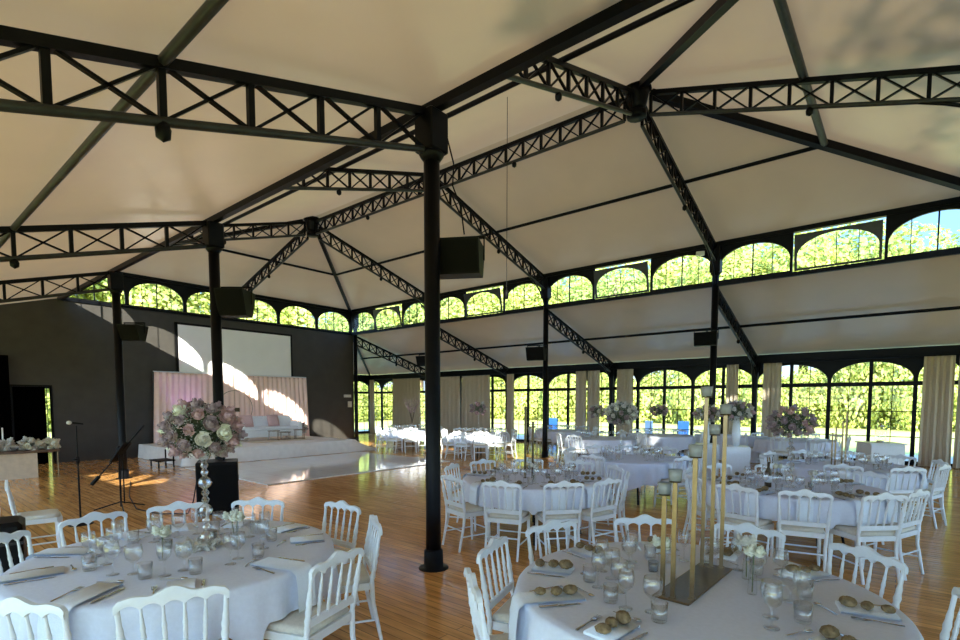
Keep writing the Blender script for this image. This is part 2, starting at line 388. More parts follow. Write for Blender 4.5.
# ================================================================== COLUMNS
def col_mesh(h, hcap, base=True):
    b = MB()
    b.lathe([(.135, 0), (.135, .03), (.098, .05), (.098, .19), (.082, .22), (.078, .6), (.082, hcap - .05), (.105, hcap), (.115, hcap + .02), (.115, h)], 20)
    return b
colname = {}
def column(x, y, h, hcap, label, extra=None):
    e = empty('iron_column', (x, y, 0), label=label, cat='column', group='black iron columns', kind='thing')
    b = MB().lathe([(.082, .2), (.078, .6), (.082, hcap)], 20); b.obj('shaft', M['iron'], e)
    MB().lathe([(.16, 0), (.16, .008), (.105, .010), (.10, .19), (.082, .21)], 20).obj('base', M['iron'], e)
    c = MB().box(-.125, .125, -.125, .125, hcap, h, bev=.015); c.lathe([(.082, hcap - .08), (.125, hcap - .02), (.125, hcap)], 16); c.obj('capital', M['iron'], e)
    return e
for y, l in ((Y1, 'tall black iron column in the foreground between the two white tables'), (Y2, 'black iron column behind the pink flower bouquet'), (Y3, 'black iron column with a bright foot behind the microphone stands'),):
    e = column(0, y - (.14 if y == YB else 0), 4.655, 4.26, l)
for y, l in ((Y1, 'black iron column beside the candle stands, carrying a hipped-roof rafter'), (Y2, 'black iron column rising behind the twin dark candle stands'), (Y3, 'black iron column mostly hidden behind the foreground column'), (YB, 'black corner column at the end of the dark wall')):
    e = column(W + (.11 if y == YB else 0), y - (.14 if y == YB else 0), 5.63, 5.0, l)
for y, l in ((YF, 'off-frame'),):
    for x in (0, W):
        structure(MB().box(x - .1, x + .1, y - .1, y + .1, 0, 5.63).obj('pillar', M['iron']))
# outer wall posts
for y, l in ((Y1, 'black wall post between beige curtains, third from the stage corner'), (Y2, 'black wall post behind the round blue-white bouquet'), (Y3, 'black wall post between beige curtains behind the twin candle stands'), (YB, 'black wall post behind the far white table'),):
    o = MB().lathe([(.12, 0), (.12, .1), (.085, .14), (.08, 2.2), (.10, 2.6), (.11, 3.05)], 14).obj('iron_wall_post', M['iron'], None, (XR - .2, y, 0)); tag(o, l, 'post', 'posts along the window wall', 'thing')
o = MB().lathe([(.14, 0), (.14, .1), (.11, .14), (.11, 2.6), (.15, 3.05)], 14).obj('iron_wall_post', M['iron'], None, (XR - .2, YBO - .2, 0)); tag(o, 'thick black corner post beside the end of the dark wall', 'post', 'posts along the window wall', 'thing')

# ================================================================== TRUSSES
def truss(P0, P1, label, depth=.36, n=8, detail=False, arc=None, group='lattice roof trusses', ch=.062):
    P0 = Vector(P0); P1 = Vector(P1); D = Vector((0, 0, -depth))
    e = empty('lattice_truss', P0, label=label, cat='roof truss', group=group, kind='thing')
    q = P1 - P0
    at = lambda t: q * t
    MB().bar(at(0), at(1), .075, .07).obj('upper_chord', M['iron'], e)
    MB().tube([at(0) + D, at(1) + D], .033, 8).obj('lower_chord', M['steel'], e)
    web = MB(); hor = Vector((q.x, q.y, 0)).normalized()
    for i in range(n + 1):
        v = web if not detail else MB()
        v.bar(at(i / n) if 0 < i < n else at(i / n) + D * .0, at(i / n) + D, .045, .045, hor)
        if detail: v.obj('vertical', M['iron'], e)
        if i < n:
            v = web if not detail else MB()
            v.bar(at(i / n), at((i + 1) / n) + D, .038, .02); v.bar(at(i / n) + D, at((i + 1) / n), .038, .02)
            if detail: v.obj('cross_brace', M['iron'], e)
    if not detail: web.obj('lattice', M['iron'], e)
    k = MB(); i = n // 2
    c = at(.5) + D; k.lathe([(.0, -.13), (.045, -.10), (.05, -.05), (.03, .0)], 10, c=c).obj('node', M['iron'], e)
    if arc is not None:      # curved bracket from lower chord down to the post; arc=(t_end, drop)
        te, run, drop = arc
        a0 = at(te) + D; sgn = -1 if te > .5 else 1
        pts = []
        for j in range(9):
            th = j / 8 * PI / 2
            pts.append(a0 + hor * (sgn * run * (1 - sin(th))) + Vector((0, 0, (q.z / Vector((q.x, q.y)).length) * sgn * run * (1 - sin(th)))) + Vector((0, 0, -drop * (1 - cos(th)))))
        MB().tube(pts, .024, 6).obj('bracket', M['iron'], e)
    return e
ZC = 4.66
zx = lambda x: ZC - SL * x
for y, l, dt in ((Y1, 'nearest low lattice truss running left from the foreground column', True), (Y2, 'low lattice truss running left from the column behind the bouquet', True), (Y3, 'low lattice truss meeting the farthest column of the near row', False)):
    truss((-.10, y, zx(.1)), (XL + .1, y, zx(4.83)), l, n=8, detail=dt)
for y, l in ((Y1, 'low lattice truss sloping to the windows from the column beside the candle stands'), (Y2, 'low lattice truss sloping to the windows behind the twin dark candle stands'), (Y3, 'low lattice truss sloping down just right of the foreground column'), (YB, 'low lattice truss starting at the end of the dark wall')):
    truss((W + .10, y - (.14 if y == YB else 0), zx(.1)), (XR - .12, y - (.14 if y == YB else 0), zx(4.81)), l, n=12, arc=(1, .9, .9))
zn = lambda x: 5.60 + SL * x
for y, nm in ((Y1, 'near apex hub'), (Y2, 'middle of the ridge'), (Y3, 'far apex hub')):
    truss((W - .10, y, zn(.1)), (W / 2 + .25, y, zn(W / 2 - .25)), 'high lattice rafter from the %s down to the window side' % nm, n=12, arc=(0, 1.0, .55))
    truss((.10, y, zn(.1)), (W / 2 - .25, y, zn(W / 2 - .25)), 'high lattice rafter from the %s toward the near column row' % nm, n=9, arc=(0, 1.0, .55))
truss((W / 2, YB - .10, zn(.1)), (W / 2, Y3 + .25, zn(W / 2 - .25)), 'high lattice rafter from the far apex hub down to the dark wall', n=10, arc=(0, 1., .55))
truss((W / 2, YF + .10, zn(.1)), (W / 2, Y1 - .25, zn(W / 2 - .25)), 'high lattice rafter at top right with an arched bracket at its end', n=9, arc=(0, 1.4, .55))
zr = zn(W / 2) - .02
truss((W / 2, Y1 + .22, zr), (W / 2, Y2, zr), 'lattice ridge truss leaving the near apex hub', n=11)
truss((W / 2, Y2, zr), (W / 2, Y3 - .22, zr), 'lattice ridge truss reaching the far apex hub', n=11)
for y, l in ((Y1, 'dark iron hub where the nearer roof rafters meet'), (Y3, 'dark iron hub where the farther roof rafters meet')):
    e = empty('roof_hub', (W / 2, y, 6.68), label=l, cat='roof hub', group='roof apex hubs', kind='thing')
    MB().lathe([(.16, 0), (.17, .02), (.17, .10), (.13, .12)], 12).obj('ring', M['iron'], e)
    MB().lathe([(.13, .12), (.16, .2), (.19, .35), (.21, .45)], 12).obj('drum', M['iron'], e)
    MB().lathe([(.21, .45), (.25, .47), (.25, .51)], 12).obj('plate', M['iron'], e)
def beam(a, b, w, h, label, cat='roof beam', m='iron', group='solid roof beams'):
    a = Vector(a); o = MB().bar((0, 0, 0), Vector(b) - a, w, h).obj('roof_beam', M[m], None, a); return tag(o, label, cat, group, 'thing')
zh = ZR - .09
beam((W / 2 + .18, Y1 - .18, zh - .02), (W - .06, YF + .06, ZE - .08), .13, .15, 'thick dark hip beam dropping right from the near apex hub')
beam((W / 2 - .18, Y1 - .18, zh - .02), (.06, YF + .06, ZE - .08), .13, .13, 'dark hip beam rising from the near apex hub out of the top of the picture')
beam((W / 2 + .18, Y3 + .18, zh - .02), (W - .06, YB - .06, ZE - .08), .10, .10, 'dark hip beam from the far apex hub to the corner above the dark wall')
beam((W / 2 - .18, Y3 + .18, zh - .02), (.06, YB - .06, ZE - .08), .10, .10, 'dark hip beam from the far apex hub toward the dark doorway corner')
zm = ZE + SL * 2.515 - .08
def purlin(a, b, label, m='iron', r=.04):
    a = Vector(a); o = MB().tube([(0, 0, 0), Vector(b) - a], r, 8).obj('purlin', M[m], None, a); return tag(o, label, 'purlin', 'roof purlins', 'thing')
q = 2.515
purlin((W - q, YF + q, zm), (W - q, YB - q, zm), 'long dark purlin halfway up the window-side slope of the high roof')
purlin((q, YF + q, zm), (q, YB - q, zm), 'dark purlin on the near-side slope of the high roof')
purlin((q, YB - q, zm), (W - q, YB - q, zm), 'dark purlin halfway up the hip above the dark wall')
purlin((q, YF + q, zm), (W - q, YF + q, zm), 'grey purlin crossing the lattice rafter at top right', 'steel', .06)
zp = ZA - SL * 2.46 - .09
purlin((-2.46, YFO + 2.4, zp), (-2.46, YBO - 2.4, zp), 'grey purlin crossing the low trusses at upper left', 'steel', .036)
purlin((W + 2.46, YFO + 2.4, zp), (W + 2.46, YBO - 2.4, zp), 'dark purlin under the low roof above the windows', 'iron', .04)
beam((W + .1, YB + .1, ZA - .09), (XR - .2, YBO - .2, za - .02), .08, .08, 'slim diagonal hip beam of the low roof past the dark wall')
beam((-.1, YB + .25, ZA - .09), (XL + .2, YBO - .2, za - .02), .08, .08, 'slim hip beam of the low roof behind the dark doorway wall')

# hanging cable with weight
e = empty('hanging_cable', (2.81, 4.93, 3.42), label='thin cable hanging straight down from the high roof with a small weight', cat='cable')
MB().tube([(0, 0, .1), (0, 0, 3.05)], .005, 5).obj('wire', M['iron'], e)
MB().lathe([(.0, -.04), (.03, -.02), (.035, .06), (.015, .11), (0, .12)], 10).obj('weight', M['black'], e)

# ================================================================== LOUDSPEAKERS ON COLUMNS
def loudspeaker(P, rz, w, h, d, label, tilt=0., arm=.12):
    e = empty('wall_loudspeaker', P, rz, label=label, cat='loudspeaker', group='loudspeakers on the columns')
    c = MB(); t = sin(tilt) * h
    # cabinet: trapezoid seen from the side, face toward -y
    for_poly = [(-d / 2 - t, h / 2), (d / 2, h / 2), (d / 2 - d * .35, -h / 2), (-d / 2 + t * .2, -h / 2)]
    c.prism(for_poly, 'x', -w / 2, w / 2); c.obj('cabinet', M['black'], e)
    g = MB(); a, b_ = Vector((0, -d / 2 - t, h / 2)), Vector((0, -d / 2 + t * .2, -h / 2)); nrm = Vector((0, -(h), t * -1.2)).normalized() * .012
    for s in (1,):
        vs = [(-w / 2 + .02, *(a + (b_ - a) * .05 + nrm)[1:]), (w / 2 - .02, *(a + (b_ - a) * .05 + nrm)[1:]), (w / 2 - .02, *(a + (b_ - a) * .95 + nrm)[1:]), (-w / 2 + .02, *(a + (b_ - a) * .95 + nrm)[1:])]
        g.add(vs, [(0, 1, 2, 3)])
    g.obj('grille', M['grille'], e)
    k = MB().bar((-w / 2 - .02, 0, 0), (-w / 2 - .02, 0, h / 2 + .07), .03, .012).bar((w / 2 + .02, 0, 0), (w / 2 + .02, 0, h / 2 + .07), .03, .012).bar((-w / 2 - .03, 0, h / 2 + .07), (w / 2 + .03, 0, h / 2 + .07), .03, .03)
    k.bar((0, 0, h / 2 + .07), (0, d / 2 + arm, h / 2 + .07), .035, .035); k.obj('bracket', M['black'], e)
    return e
loudspeaker((.36, Y1 - .05, 3.26), R(-60), .50, .34, .36, 'black loudspeaker bracketed to the foreground column', R(12), .10)
loudspeaker((.30, Y2 - .12, 3.38), R(-50), .46, .42, .40, 'black loudspeaker on the column behind the bouquet', R(15))
loudspeaker((.30, Y3 - .12, 3.32), R(-50), .42, .34, .36, 'black loudspeaker on the farthest near-row column, before the dark wall', R(20))
loudspeaker((W - .32, Y1 + .10, 3.32), R(-80), .52, .32, .34, 'black loudspeaker on the column beside the candle stands', R(14))
loudspeaker((W - .32, Y2 + .12, 3.25), R(-75), .56, .40, .34, 'black loudspeaker on the column behind the twin dark candle stands', R(14))
loudspeaker((W - .30, Y3 + .1, 3.28), R(-80), .5, .36, .34, 'small black loudspeaker peeking out beside the foreground column', R(14))

e = empty('small_floodlight', (W - .16, Y1 + .34, 5.50), R(20), label='tiny white floodlight at the eave above the column beside the candle stands', cat='floodlight')
MB().box(-.05, .05, -.10, .10, -.05, .05, bev=.008).obj('lamp_body', M['white'], e); MB().box(.03, .10, -.012, .012, .05, .07).obj('bracket', M['iron'], e)
e = empty('loose_cable', (0, 0, 0), label='thin black cable looping from the foreground column top down to its loudspeaker', cat='cable')
MB().tube([(.13, Y1 - .05, 4.58), (.20, Y1 - .12, 4.2), (.14, Y1 - .16, 3.95), (.22, Y1 - .2, 3.75), (.34, Y1 - .14, 3.52)], .008, 5).obj('wire', M['black'], e)
# ================================================================== CURTAINS
def drape(y0, y1, x, z0, z1, folds, amp, axis='y', flare=0., top_amp=None):
    n = max(12, int(folds * 10)); P = []
    rows = [0, .04, .2, .5, .8, 1]
    for t in rows:
        z = z1 + (z0 - z1) * t; a = amp * (.65 + .35 * t) if top_amp is None else top_amp + (amp - top_amp) * t
        c = (y0 + y1) / 2; hw = (y1 - y0) / 2 * (1 + flare * t)
        r = []
        for i in range(n + 1):
            u = i / n; ph = u * folds * 2 * PI
            s = c + hw * (2 * u - 1) + .25 * amp * sin(ph * 2)
            o = a * sin(ph + .35 * sin(ph * .5)) * (1 + .15 * sin(u * 13))
            r.append((x + o, s, z) if axis == 'y' else (s, x + o, z))
        P.append(r)
    b = MB().grid(P); off = len(b.v) // 1
    return b
def curtain(y0, y1, label, x=XR - .33, z1=3.0, flare=0.06, group='beige curtains on the window wall'):
    b = drape(0, y1 - y0, 0, .02, z1, max(3, (y1 - y0) / .13), .055, flare=flare)
    o = b.obj('beige_curtain', M['curtain'], None, (x, y0, 0)); s = o.modifiers.new('solid', 'SOLIDIFY'); s.thickness = .008
    return tag(o, label, 'curtain', group)
curtain(-.98, -.36, 'wide beige curtain hanging at the right end of the arched windows')
curtain(-1.75, -1.08, 'beige curtain cut off by the right edge of the picture')
curtain(3.02, 3.50, 'beige curtain on the right of the post behind the dark bouquet')
curtain(4.26, 4.62, 'narrow beige curtain left of the post nearest the dark bouquet')
curtain(7.86, 8.50, 'beige curtain just right of the post behind the blue-white bouquet')
curtain(9.22, 9.72, 'beige curtain touching the left of the post behind the blue-white bouquet')
curtain(9.80, 10.26, 'darker-looking beige curtain paired left of that touching curtain, by a pale window')
curtain(13.34, 13.72, 'narrow beige curtain on the right of the post past the twin candle stands')
curtain(14.70, 16.36, 'wide closed beige curtain behind the far small bouquet')
curtain(16.55, 18.20, 'wide closed beige curtain just right of the foreground column')
curtain(19.30, 21.35, 'wide beige curtain just left of the foreground column')
curtain(23.00, 23.35, 'slim pale curtain beside the thick corner post')
# curtain rail
for x, y0, y1, l in ((XR - .33, YFO + .1, YBO - .3, 'dark curtain rail along the top of the arched windows'),):
    tag(MB().tube([(0, 0, 0), (0, y1 - y0, 0)], .02, 6).obj('curtain_rail', M['iron'], None, (x, y0, 3.02)), l, 'curtain rail')

# ================================================================== STAGE END
e = empty('projection_screen', (5.09, YB - .05, 0), label='white projection screen with black border on the dark wall', cat='screen')
MB().box(-2.03, 2.03, -.03, .03, 2.3, 4.33).obj('surface', M['screen'], e)
MB().box(-2.10, -2.03, -.035, .035, 2.3, 4.40).box(2.03, 2.10, -.035, .035, 2.3, 4.40).box(-2.10, 2.10, -.035, .035, 4.33, 4.40).obj('border', M['black'], e)
# stage
SX0, SX1, SY0, SY1, SH = 1.78, 7.35, 14.95, 18.55, .42
e = empty('stage', ((SX0 + SX1) / 2, (SY0 + SY1) / 2, 0), label='low stage draped in white cloth in front of the pink backdrop', cat='stage')
hx, hy = (SX1 - SX0) / 2, (SY1 - SY0) / 2
MB().box(-hx + .03, hx - .03, -hy + .03, hy, 0, SH - .01).obj('platform', M['ply'], e)
P = []
for t in (0, .02, .3, .7, 1):
    r = []
    N = 90
    for i in range(N + 1):
        u = i / N; per = 2 * hy + 2 * hx + 2.9 if False else None
        s = u * (2 * hy + 2 * hx + 2 * hy)
        if s < 2 * hy: x, y, nx, ny = -hx, hy - s, -1, 0
        elif s < 2 * hy + 2 * hx: x, y, nx, ny = -hx + (s - 2 * hy), -hy, 0, -1
        else: x, y, nx, ny = hx, -hy + (s - 2 * hy - 2 * hx), 1, 0
        o = .03 + .035 * t + .022 * t * sin(s * 11) + .03 * t * sin(s * 2.3)
        o += (1.0 * t ** 1.5 if nx == 1 else 0)      # loose end trailing over the floor
        r.append((x + nx * o, y + ny * o, SH + .008 - (SH - .0) * t))
    P.append(r)
b = MB().grid(P); b.obj('skirt', M['skirt'], e)
P = [[(-hx - .03 + (2 * hx + .06) * i / 30, -hy - .03 + (2 * hy + .03) * j / 14, SH + .008 + .006 * sin(i * 1.7 + j) * (0 < j < 14) * (0 < i < 30)) for i in range(31)] for j in range(15)]
MB().grid(P).obj('stage_cloth', M['skirt'], e)
# backdrop curtain on a frame
CY = SY1 + .06
e = empty('backdrop_curtain', (5.0, CY, 0), label='pleated blush pink backdrop curtain behind the white sofa', cat='backdrop')
dr = drape(-2.72, 2.72, 0, .05, 2.72, 30, .035, 'x', .04, .02); o = dr.obj('drape', M['pink'], e); o.modifiers.new('s', 'SOLIDIFY').thickness = .006
MB().tube([(-2.74, .05, 2.74), (2.74, .05, 2.74)], .018, 6).obj('top_rail', M['white'], e)
MB().tube([(-2.74, .07, 0), (-2.74, .05, 2.74)], .02, 6).obj('pole', M['steel'], e); MB().tube([(2.74, .07, 0), (2.74, .05, 2.74)], .02, 6).obj('pole', M['steel'], e)
# sofa
sx = 5.42; sy = 17.45; zs = SH + .014
e = empty('white_sofa', (sx, sy, zs), label='long white sofa on the stage before the pink backdrop', cat='sofa')
MB().box(-1.05, 1.05, -.38, .38, .10, .36, bev=.03).obj('base', M['sofa'], e)
MB().box(-.98, .98, -.42, .20, .361, .46, bev=.03).obj('seat_pad', M['sofa'], e)
MB().box(-1.05, 1.05, .21, .40, .361, .82, bev=.04).obj('backrest', M['sofa'], e)
for s in (-1, 1): MB().box(*(sorted((s * .985, s * 1.14))), -.40, .40, .06, .62, bev=.03).obj('armrest', M['sofa'], e)
for a in (-1, 1):
    for c in (-1, 1): MB().box(a * .9 - .03, a * .9 + .03, c * .3 - .03, c * .3 + .03, 0, .10).obj('leg', M['silver'], e)
def pad(name, P, rz, rx, w, h, t, m, label, cat='cushion', group='cushions on the sofa'):
    b = MB(); n = 12; P2 = []
    for sgn in (1, -1):
        rows = [[(w * (i / n - .5) * (1 - .10 * abs(2 * j / n - 1) ** 3 * 0 ), sgn * t / 2 * (max(0, 1 - abs(2 * i / n - 1) ** 2.6) * max(0, 1 - abs(2 * j / n - 1) ** 2.6)) ** .5, h * (j / n - .5)) for i in range(n + 1)] for j in range(n + 1)]
        b.grid(rows)
    o = b.obj(name, m, None, P); o.rotation_euler = (rx, 0, rz); return tag(o, label, cat, group)
pad('cushion', (sx - .72, sy + .06, zs + .46 + .205), 0, R(-16), .46, .42, .15, M['blush'], 'dusty pink cushion at the left end of the white sofa')
pad('cushion', (sx + .25, sy + .06, zs + .46 + .205), R(6), R(-16), .46, .42, .15, M['blush'], 'dusty pink cushion near the middle of the white sofa')
# wire side tables in front of sofa
for k, (x, y, h, l) in enumerate(((5.25, 16.72, .34, 'small gold wire side table in front of the sofa, left one'), (5.75, 16.85, .27, 'small gold wire side table in front of the sofa, middle one'), (6.25, 16.75, .34, 'small gold wire side table in front of the sofa, right one'))):
    e = empty('side_table', (x, y, zs), label=l, cat='side table', group='gold wire side tables on the stage')
    MB().lathe([(0, h), (.20, h), (.20, h + .015), (0, h + .015)], 18).obj('top', M['glassc'], e)
    r = MB()
    for z in (.012, h - .01): r.tube([(.20 * cos(2 * PI * i / 18), .20 * sin(2 * PI * i / 18), z) for i in range(19)], .010, 6, False)
    r.obj('ring', M['gold'], e)
    for j in range(4): MB().tube([(.2 * cos(j * PI / 2 + .4), .2 * sin(j * PI / 2 + .4), 0), (.2 * cos(j * PI / 2 + .4), .2 * sin(j * PI / 2 + .4), h)], .010, 6).obj('leg', M['gold'], e)
ul = bpy.data.lights.new('uplight', 'SPOT'); ul.energy = 28; ul.color = (.55, .25, 1.); ul.spot_size = R(55); ul.spot_blend = .8; ul.shadow_soft_size = .05
ulo = bpy.data.objects.new('uplight', ul); col.objects.link(ulo); ulo.location = (3.25, 17.70, zs + .20); ulo.rotation_euler = Vector((-.08, .55, 1.)).normalized().to_track_quat('-Z', 'Y').to_euler()
e = empty('led_uplight', (3.25, 17.75, zs), label='small black purple-lit spotlight at the foot of the pink backdrop', cat='spotlight')
MB().box(-.09, .09, -.01, .19, 0, .03).obj('foot', M['black'], e); MB().lathe([(.05, .031), (.07, .06), (.07, .12), (.06, .12), (.06, .07), (0, .07)], 14).obj('lamp_body', M['black'], e)
# rug
tag(MB().box(-1.1, 1.1, -.5, .5, 0, .012).obj('rug', M['beige'], None, (5.3, 16.55, zs)), 'light tan rug on the stage in front of the sofa', 'rug')
# gold ring arch with hanging plate behind the sofa
e = empty('decor_ring', (4.62, 18.15, zs), label='thin gold ring stand with a small plaque before the pink backdrop', cat='decoration')
MB().tube([(.62 * cos(2 * PI * i / 40), 0, 1.10 + .62 * sin(2 * PI * i / 40)) for i in range(41)], .010, 6, False).obj('ring', M['gold'], e)
MB().tube([(-.25, 0, 0), (-.25, 0, .55)], .012, 6).tube([(.25, 0, 0), (.25, 0, .55)], .012, 6).box(-.4, .4, -.12, .12, 0, .02).obj('foot', M['gold'], e)
MB().box(-.16, .16, -.012, .012, .98, 1.12).tube([(0, 0, 1.12), (0, 0, 1.71)], .004, 5).obj('plaque', M['bronze'], e)
# steps at the stage side
e = empty('stage_steps', (1.36, 15.45, 0), label='small black metal step unit at the side of the stage', cat='steps')
MB().box(-.21, .21, -.32, .32, .17, .20).obj('tread', M['black'], e)
for a in (-1, 1):
    for c in (-1, 1): MB().box(a * .18 - .015, a * .18 + .015, c * .28 - .015, c * .28 + .015, 0, .17 if a < 0 else .45).obj('leg', M['black'], e)
# emergency light and switch at wall end
tag(MB().box(-.17, .17, -.06, 0, -.06, .06).obj('exit_light', M['grey'], None, (9.80, YB, 2.02)), 'small white emergency light box near the end of the dark wall', 'light')
tag(MB().box(-.09, .09, -.05, 0, -.13, .13).obj('switch_box', M['grey'], None, (9.92, YB, 1.66)), 'small white switch box under the emergency light', 'switch box')

# dance floor
tag(MB().box(1.62, 7.25, 10.30, 14.62, .0, .022).obj('dance_floor', M['tile']), 'glossy white dance floor laid in front of the stage', 'dance floor')

# ================================================================== CHAIR
def chair_parts():
    T = {}
    zc, ztop = .455, .89
    # seat frame + cushion
    def outline(w0, w1, y0_, y1_, n=5):   # front width w1 at y1
        return [(-w0 / 2, y0_), (w0 / 2, y0_), (w1 / 2, y1_ - .05), (w1 / 2 - .03, y1_), (-w1 / 2 + .03, y1_), (-w1 / 2, y1_ - .05)]
    T['seat_frame'] = MB().prism(outline(.39, .43, -.20, .20), 'z', .40, .45).mesh('seat_frame', M['white'])
    b = MB(); rings = []
    for z, k in ((.451, .97), (.47, 1.0), (.485, .97), (.492, .85), (.494, .4)):
        rings.append([(x * k, y * k, z) for x, y in outline(.37, .41, -.185, .185)])
    b.grid(rings, True, True); b.add(rings[-1], [tuple(range(6))]); T['seat_pad'] = b.mesh('seat_pad', M['cushion'])
    tilt = .07
    py = lambda z: -.19 - tilt * max(0, (z - .45)) / .43
    def turned(x0, x1, z0, z1, r, n=8, knots=True, yy=py):
        pts = []; rs = []
        K = 14
        for i in range(K + 1):
            t = i / K; z = z0 + (z1 - z0) * t; x = x0 + (x1 - x0) * t
            pts.append((x, yy(z), z)); rs.append(r * (1 + (.28 if (i in (2, 4, 6, 8) and knots) else 0) - .25 * (t > .75)))
        return MB().tube(pts, rs, n)
    for s, nm in ((-1, 'L'), (1, 'R')):
        b = turned(s * .205, s * .222, .45, .815, .0155, 8)
        b.tube([(s * .19, -.26, 0), (s * .195, -.20, .30), (s * .205, py(.46), .46)], [.013, .017, .018], 8)
        T['back_post' + nm] = b.mesh('back_post', M['white'])
        T['front_leg' + nm] = MB().tube([(s * .195, .175, 0), (s * .19, .17, .10), (s * .188, .165, .32), (s * .188, .165, .40)], [.011, .017, .019, .019], 8).mesh('front_leg', M['white'])
    for k in range(4):
        x = -.205 + .41 * (k + 1) / 5; xt = -.222 + .444 * (k + 1) / 5
        T['spindle%d' % k] = turned(x, xt, .545, .825, .0095, 6).mesh('spindle', M['white'])
    T['lower_rail'] = MB().bar((-.205, py(.535), .535), (.205, py(.535), .535), .02, .045).mesh('lower_rail', M['white'])
    # crest rail: scalloped lower edge, three-humped upper edge
    n = 50; F = []; B = []
    for i in range(n + 1):
        u = i / n; x = -.235 + .47 * u; c = abs(2 * u - 1)
        zt = .862 + .028 * (.5 + .5 * cos(PI * min(1, c / .62))) + .007 * cos(c * PI * 3) + (-.018 * max(0, (c - .93) / .07))
        pos = (x + .222) / .444 * 5; fr = pos - math.floor(pos)
        zb = .800 + (.030 * abs(sin(PI * fr)) ** .6 if 0 <= pos <= 5 else 0)
        y = py(.84)
        F.append([(x, y - .012, zb), (x, y - .016, (zb + zt) / 2), (x, y - .012, zt)]); B.append([(x, y + .012, zb), (x, y + .014, (zb + zt) / 2), (x, y + .012, zt)])
    b = MB(); b.grid(F); b.grid([r[::-1] for r in B]); b.grid([[f[2], k_[2]] for f, k_ in zip(F, B)]); b.grid([[k_[0], f[0]] for f, k_ in zip(F, B)])
    b.add([F[0][0], F[0][2], B[0][2], B[0][0]], [(0, 1, 2, 3)]); b.add([F[-1][0], B[-1][0], B[-1][2], F[-1][2]], [(0, 1, 2, 3)])
    T['crest_rail'] = b.mesh('crest_rail', M['white'])
    T['stretcherF'] = MB().tube([(-.19, .168, .22), (.19, .168, .22)], .009, 6).mesh('stretcher', M['white'])
    T['stretcherB'] = MB().tube([(-.195, -.215, .24), (.195, -.215, .24)], .009, 6).mesh('stretcher', M['white'])
    for s in (-1, 1): T['stretcherS%d' % s] = MB().tube([(s * .19, .168, .17), (s * .194, -.225, .17)], .009, 6).mesh('stretcher', M['white'])
    return T
CP = chair_parts()
CBASE = {k: (k.rstrip('LR0123FB') if not k.startswith('stretcher') else 'stretcher') for k in CP}
CBASE = {k: ('back_post' if k.startswith('back_post') else 'front_leg' if k.startswith('front_leg') else 'spindle' if k.startswith('spindle') else 'stretcher' if k.startswith('stretcher') else k) for k in CP}
# far chairs: all pieces in a single mesh
def join_meshes(name, meshes):
    b = MB(); me = bpy.data.meshes.new(name); mats = []; vs = []; fs = []; mi = []; sm = []
    for m in meshes:
        o = len(vs); vs += [tuple(v.co) for v in m.vertices]
        if m.materials[0] not in mats: mats.append(m.materials[0])
        for p in m.polygons: fs.append(tuple(i + o for i in p.vertices)); mi.append(mats.index(m.materials[0])); sm.append(p.use_smooth)
    me.from_pydata(vs, [], fs)
    for m in mats: me.materials.append(m)
    me.polygons.foreach_set('material_index', mi); me.polygons.foreach_set('use_smooth', sm); me.update(); return me
CHAIR_ONE = join_meshes('spindle_chair', CP.values())
proto = None
def chair(x, y, face, label, group, full=True):
    global proto
    rz = face - PI / 2
    if full:
        if proto is None:
            e = empty('spindle_chair', (x, y, 0), rz)
            sf = link('seat_frame', CP['seat_frame'], e)
            for k, me in CP.items():
                if k != 'seat_frame': link(CBASE[k], me, sf if k == 'seat_pad' else e)
            proto = e
        else:
            e = dup(proto); e.location = (x, y, 0); e.rotation_euler = (0, 0, rz)
    else:
        e = link('spindle_chair', CHAIR_ONE, None, (x, y, 0), rz)
    return tag(e, label, 'chair', group)

SECT = {0: 'window side', 30: 'window side a little toward the stage', 60: 'stage side a little toward the windows', 90: 'stage side', 120: 'stage side a little away from the windows', 150: 'side facing away from the windows, stage half',
        180: 'side facing away from the windows', -150: 'side facing away from the windows, rear half', -120: 'rear side a little away from the windows', -90: 'rear side, opposite the stage', -60: 'rear side a little toward the windows', -30: 'window side, rear half'}
SHORT = {0: 'window-side', 30: 'window-and-stage', 60: 'stage-and-window', 90: 'stage-side', 120: 'stage-and-aisle', 150: 'aisle-and-stage', 180: 'aisle-side', -150: 'aisle-and-rear', -120: 'rear-and-aisle', -90: 'rear-side', -60: 'rear-and-window', -30: 'window-and-rear'}
def sectors(angs):
    out = []; used = set()
    for a in angs:
        c = sorted(SHORT, key=lambda s: abs((a - s + 180) % 360 - 180))
        k = next(s for s in c if s not in used); used.add(k); out.append(k)
    return out

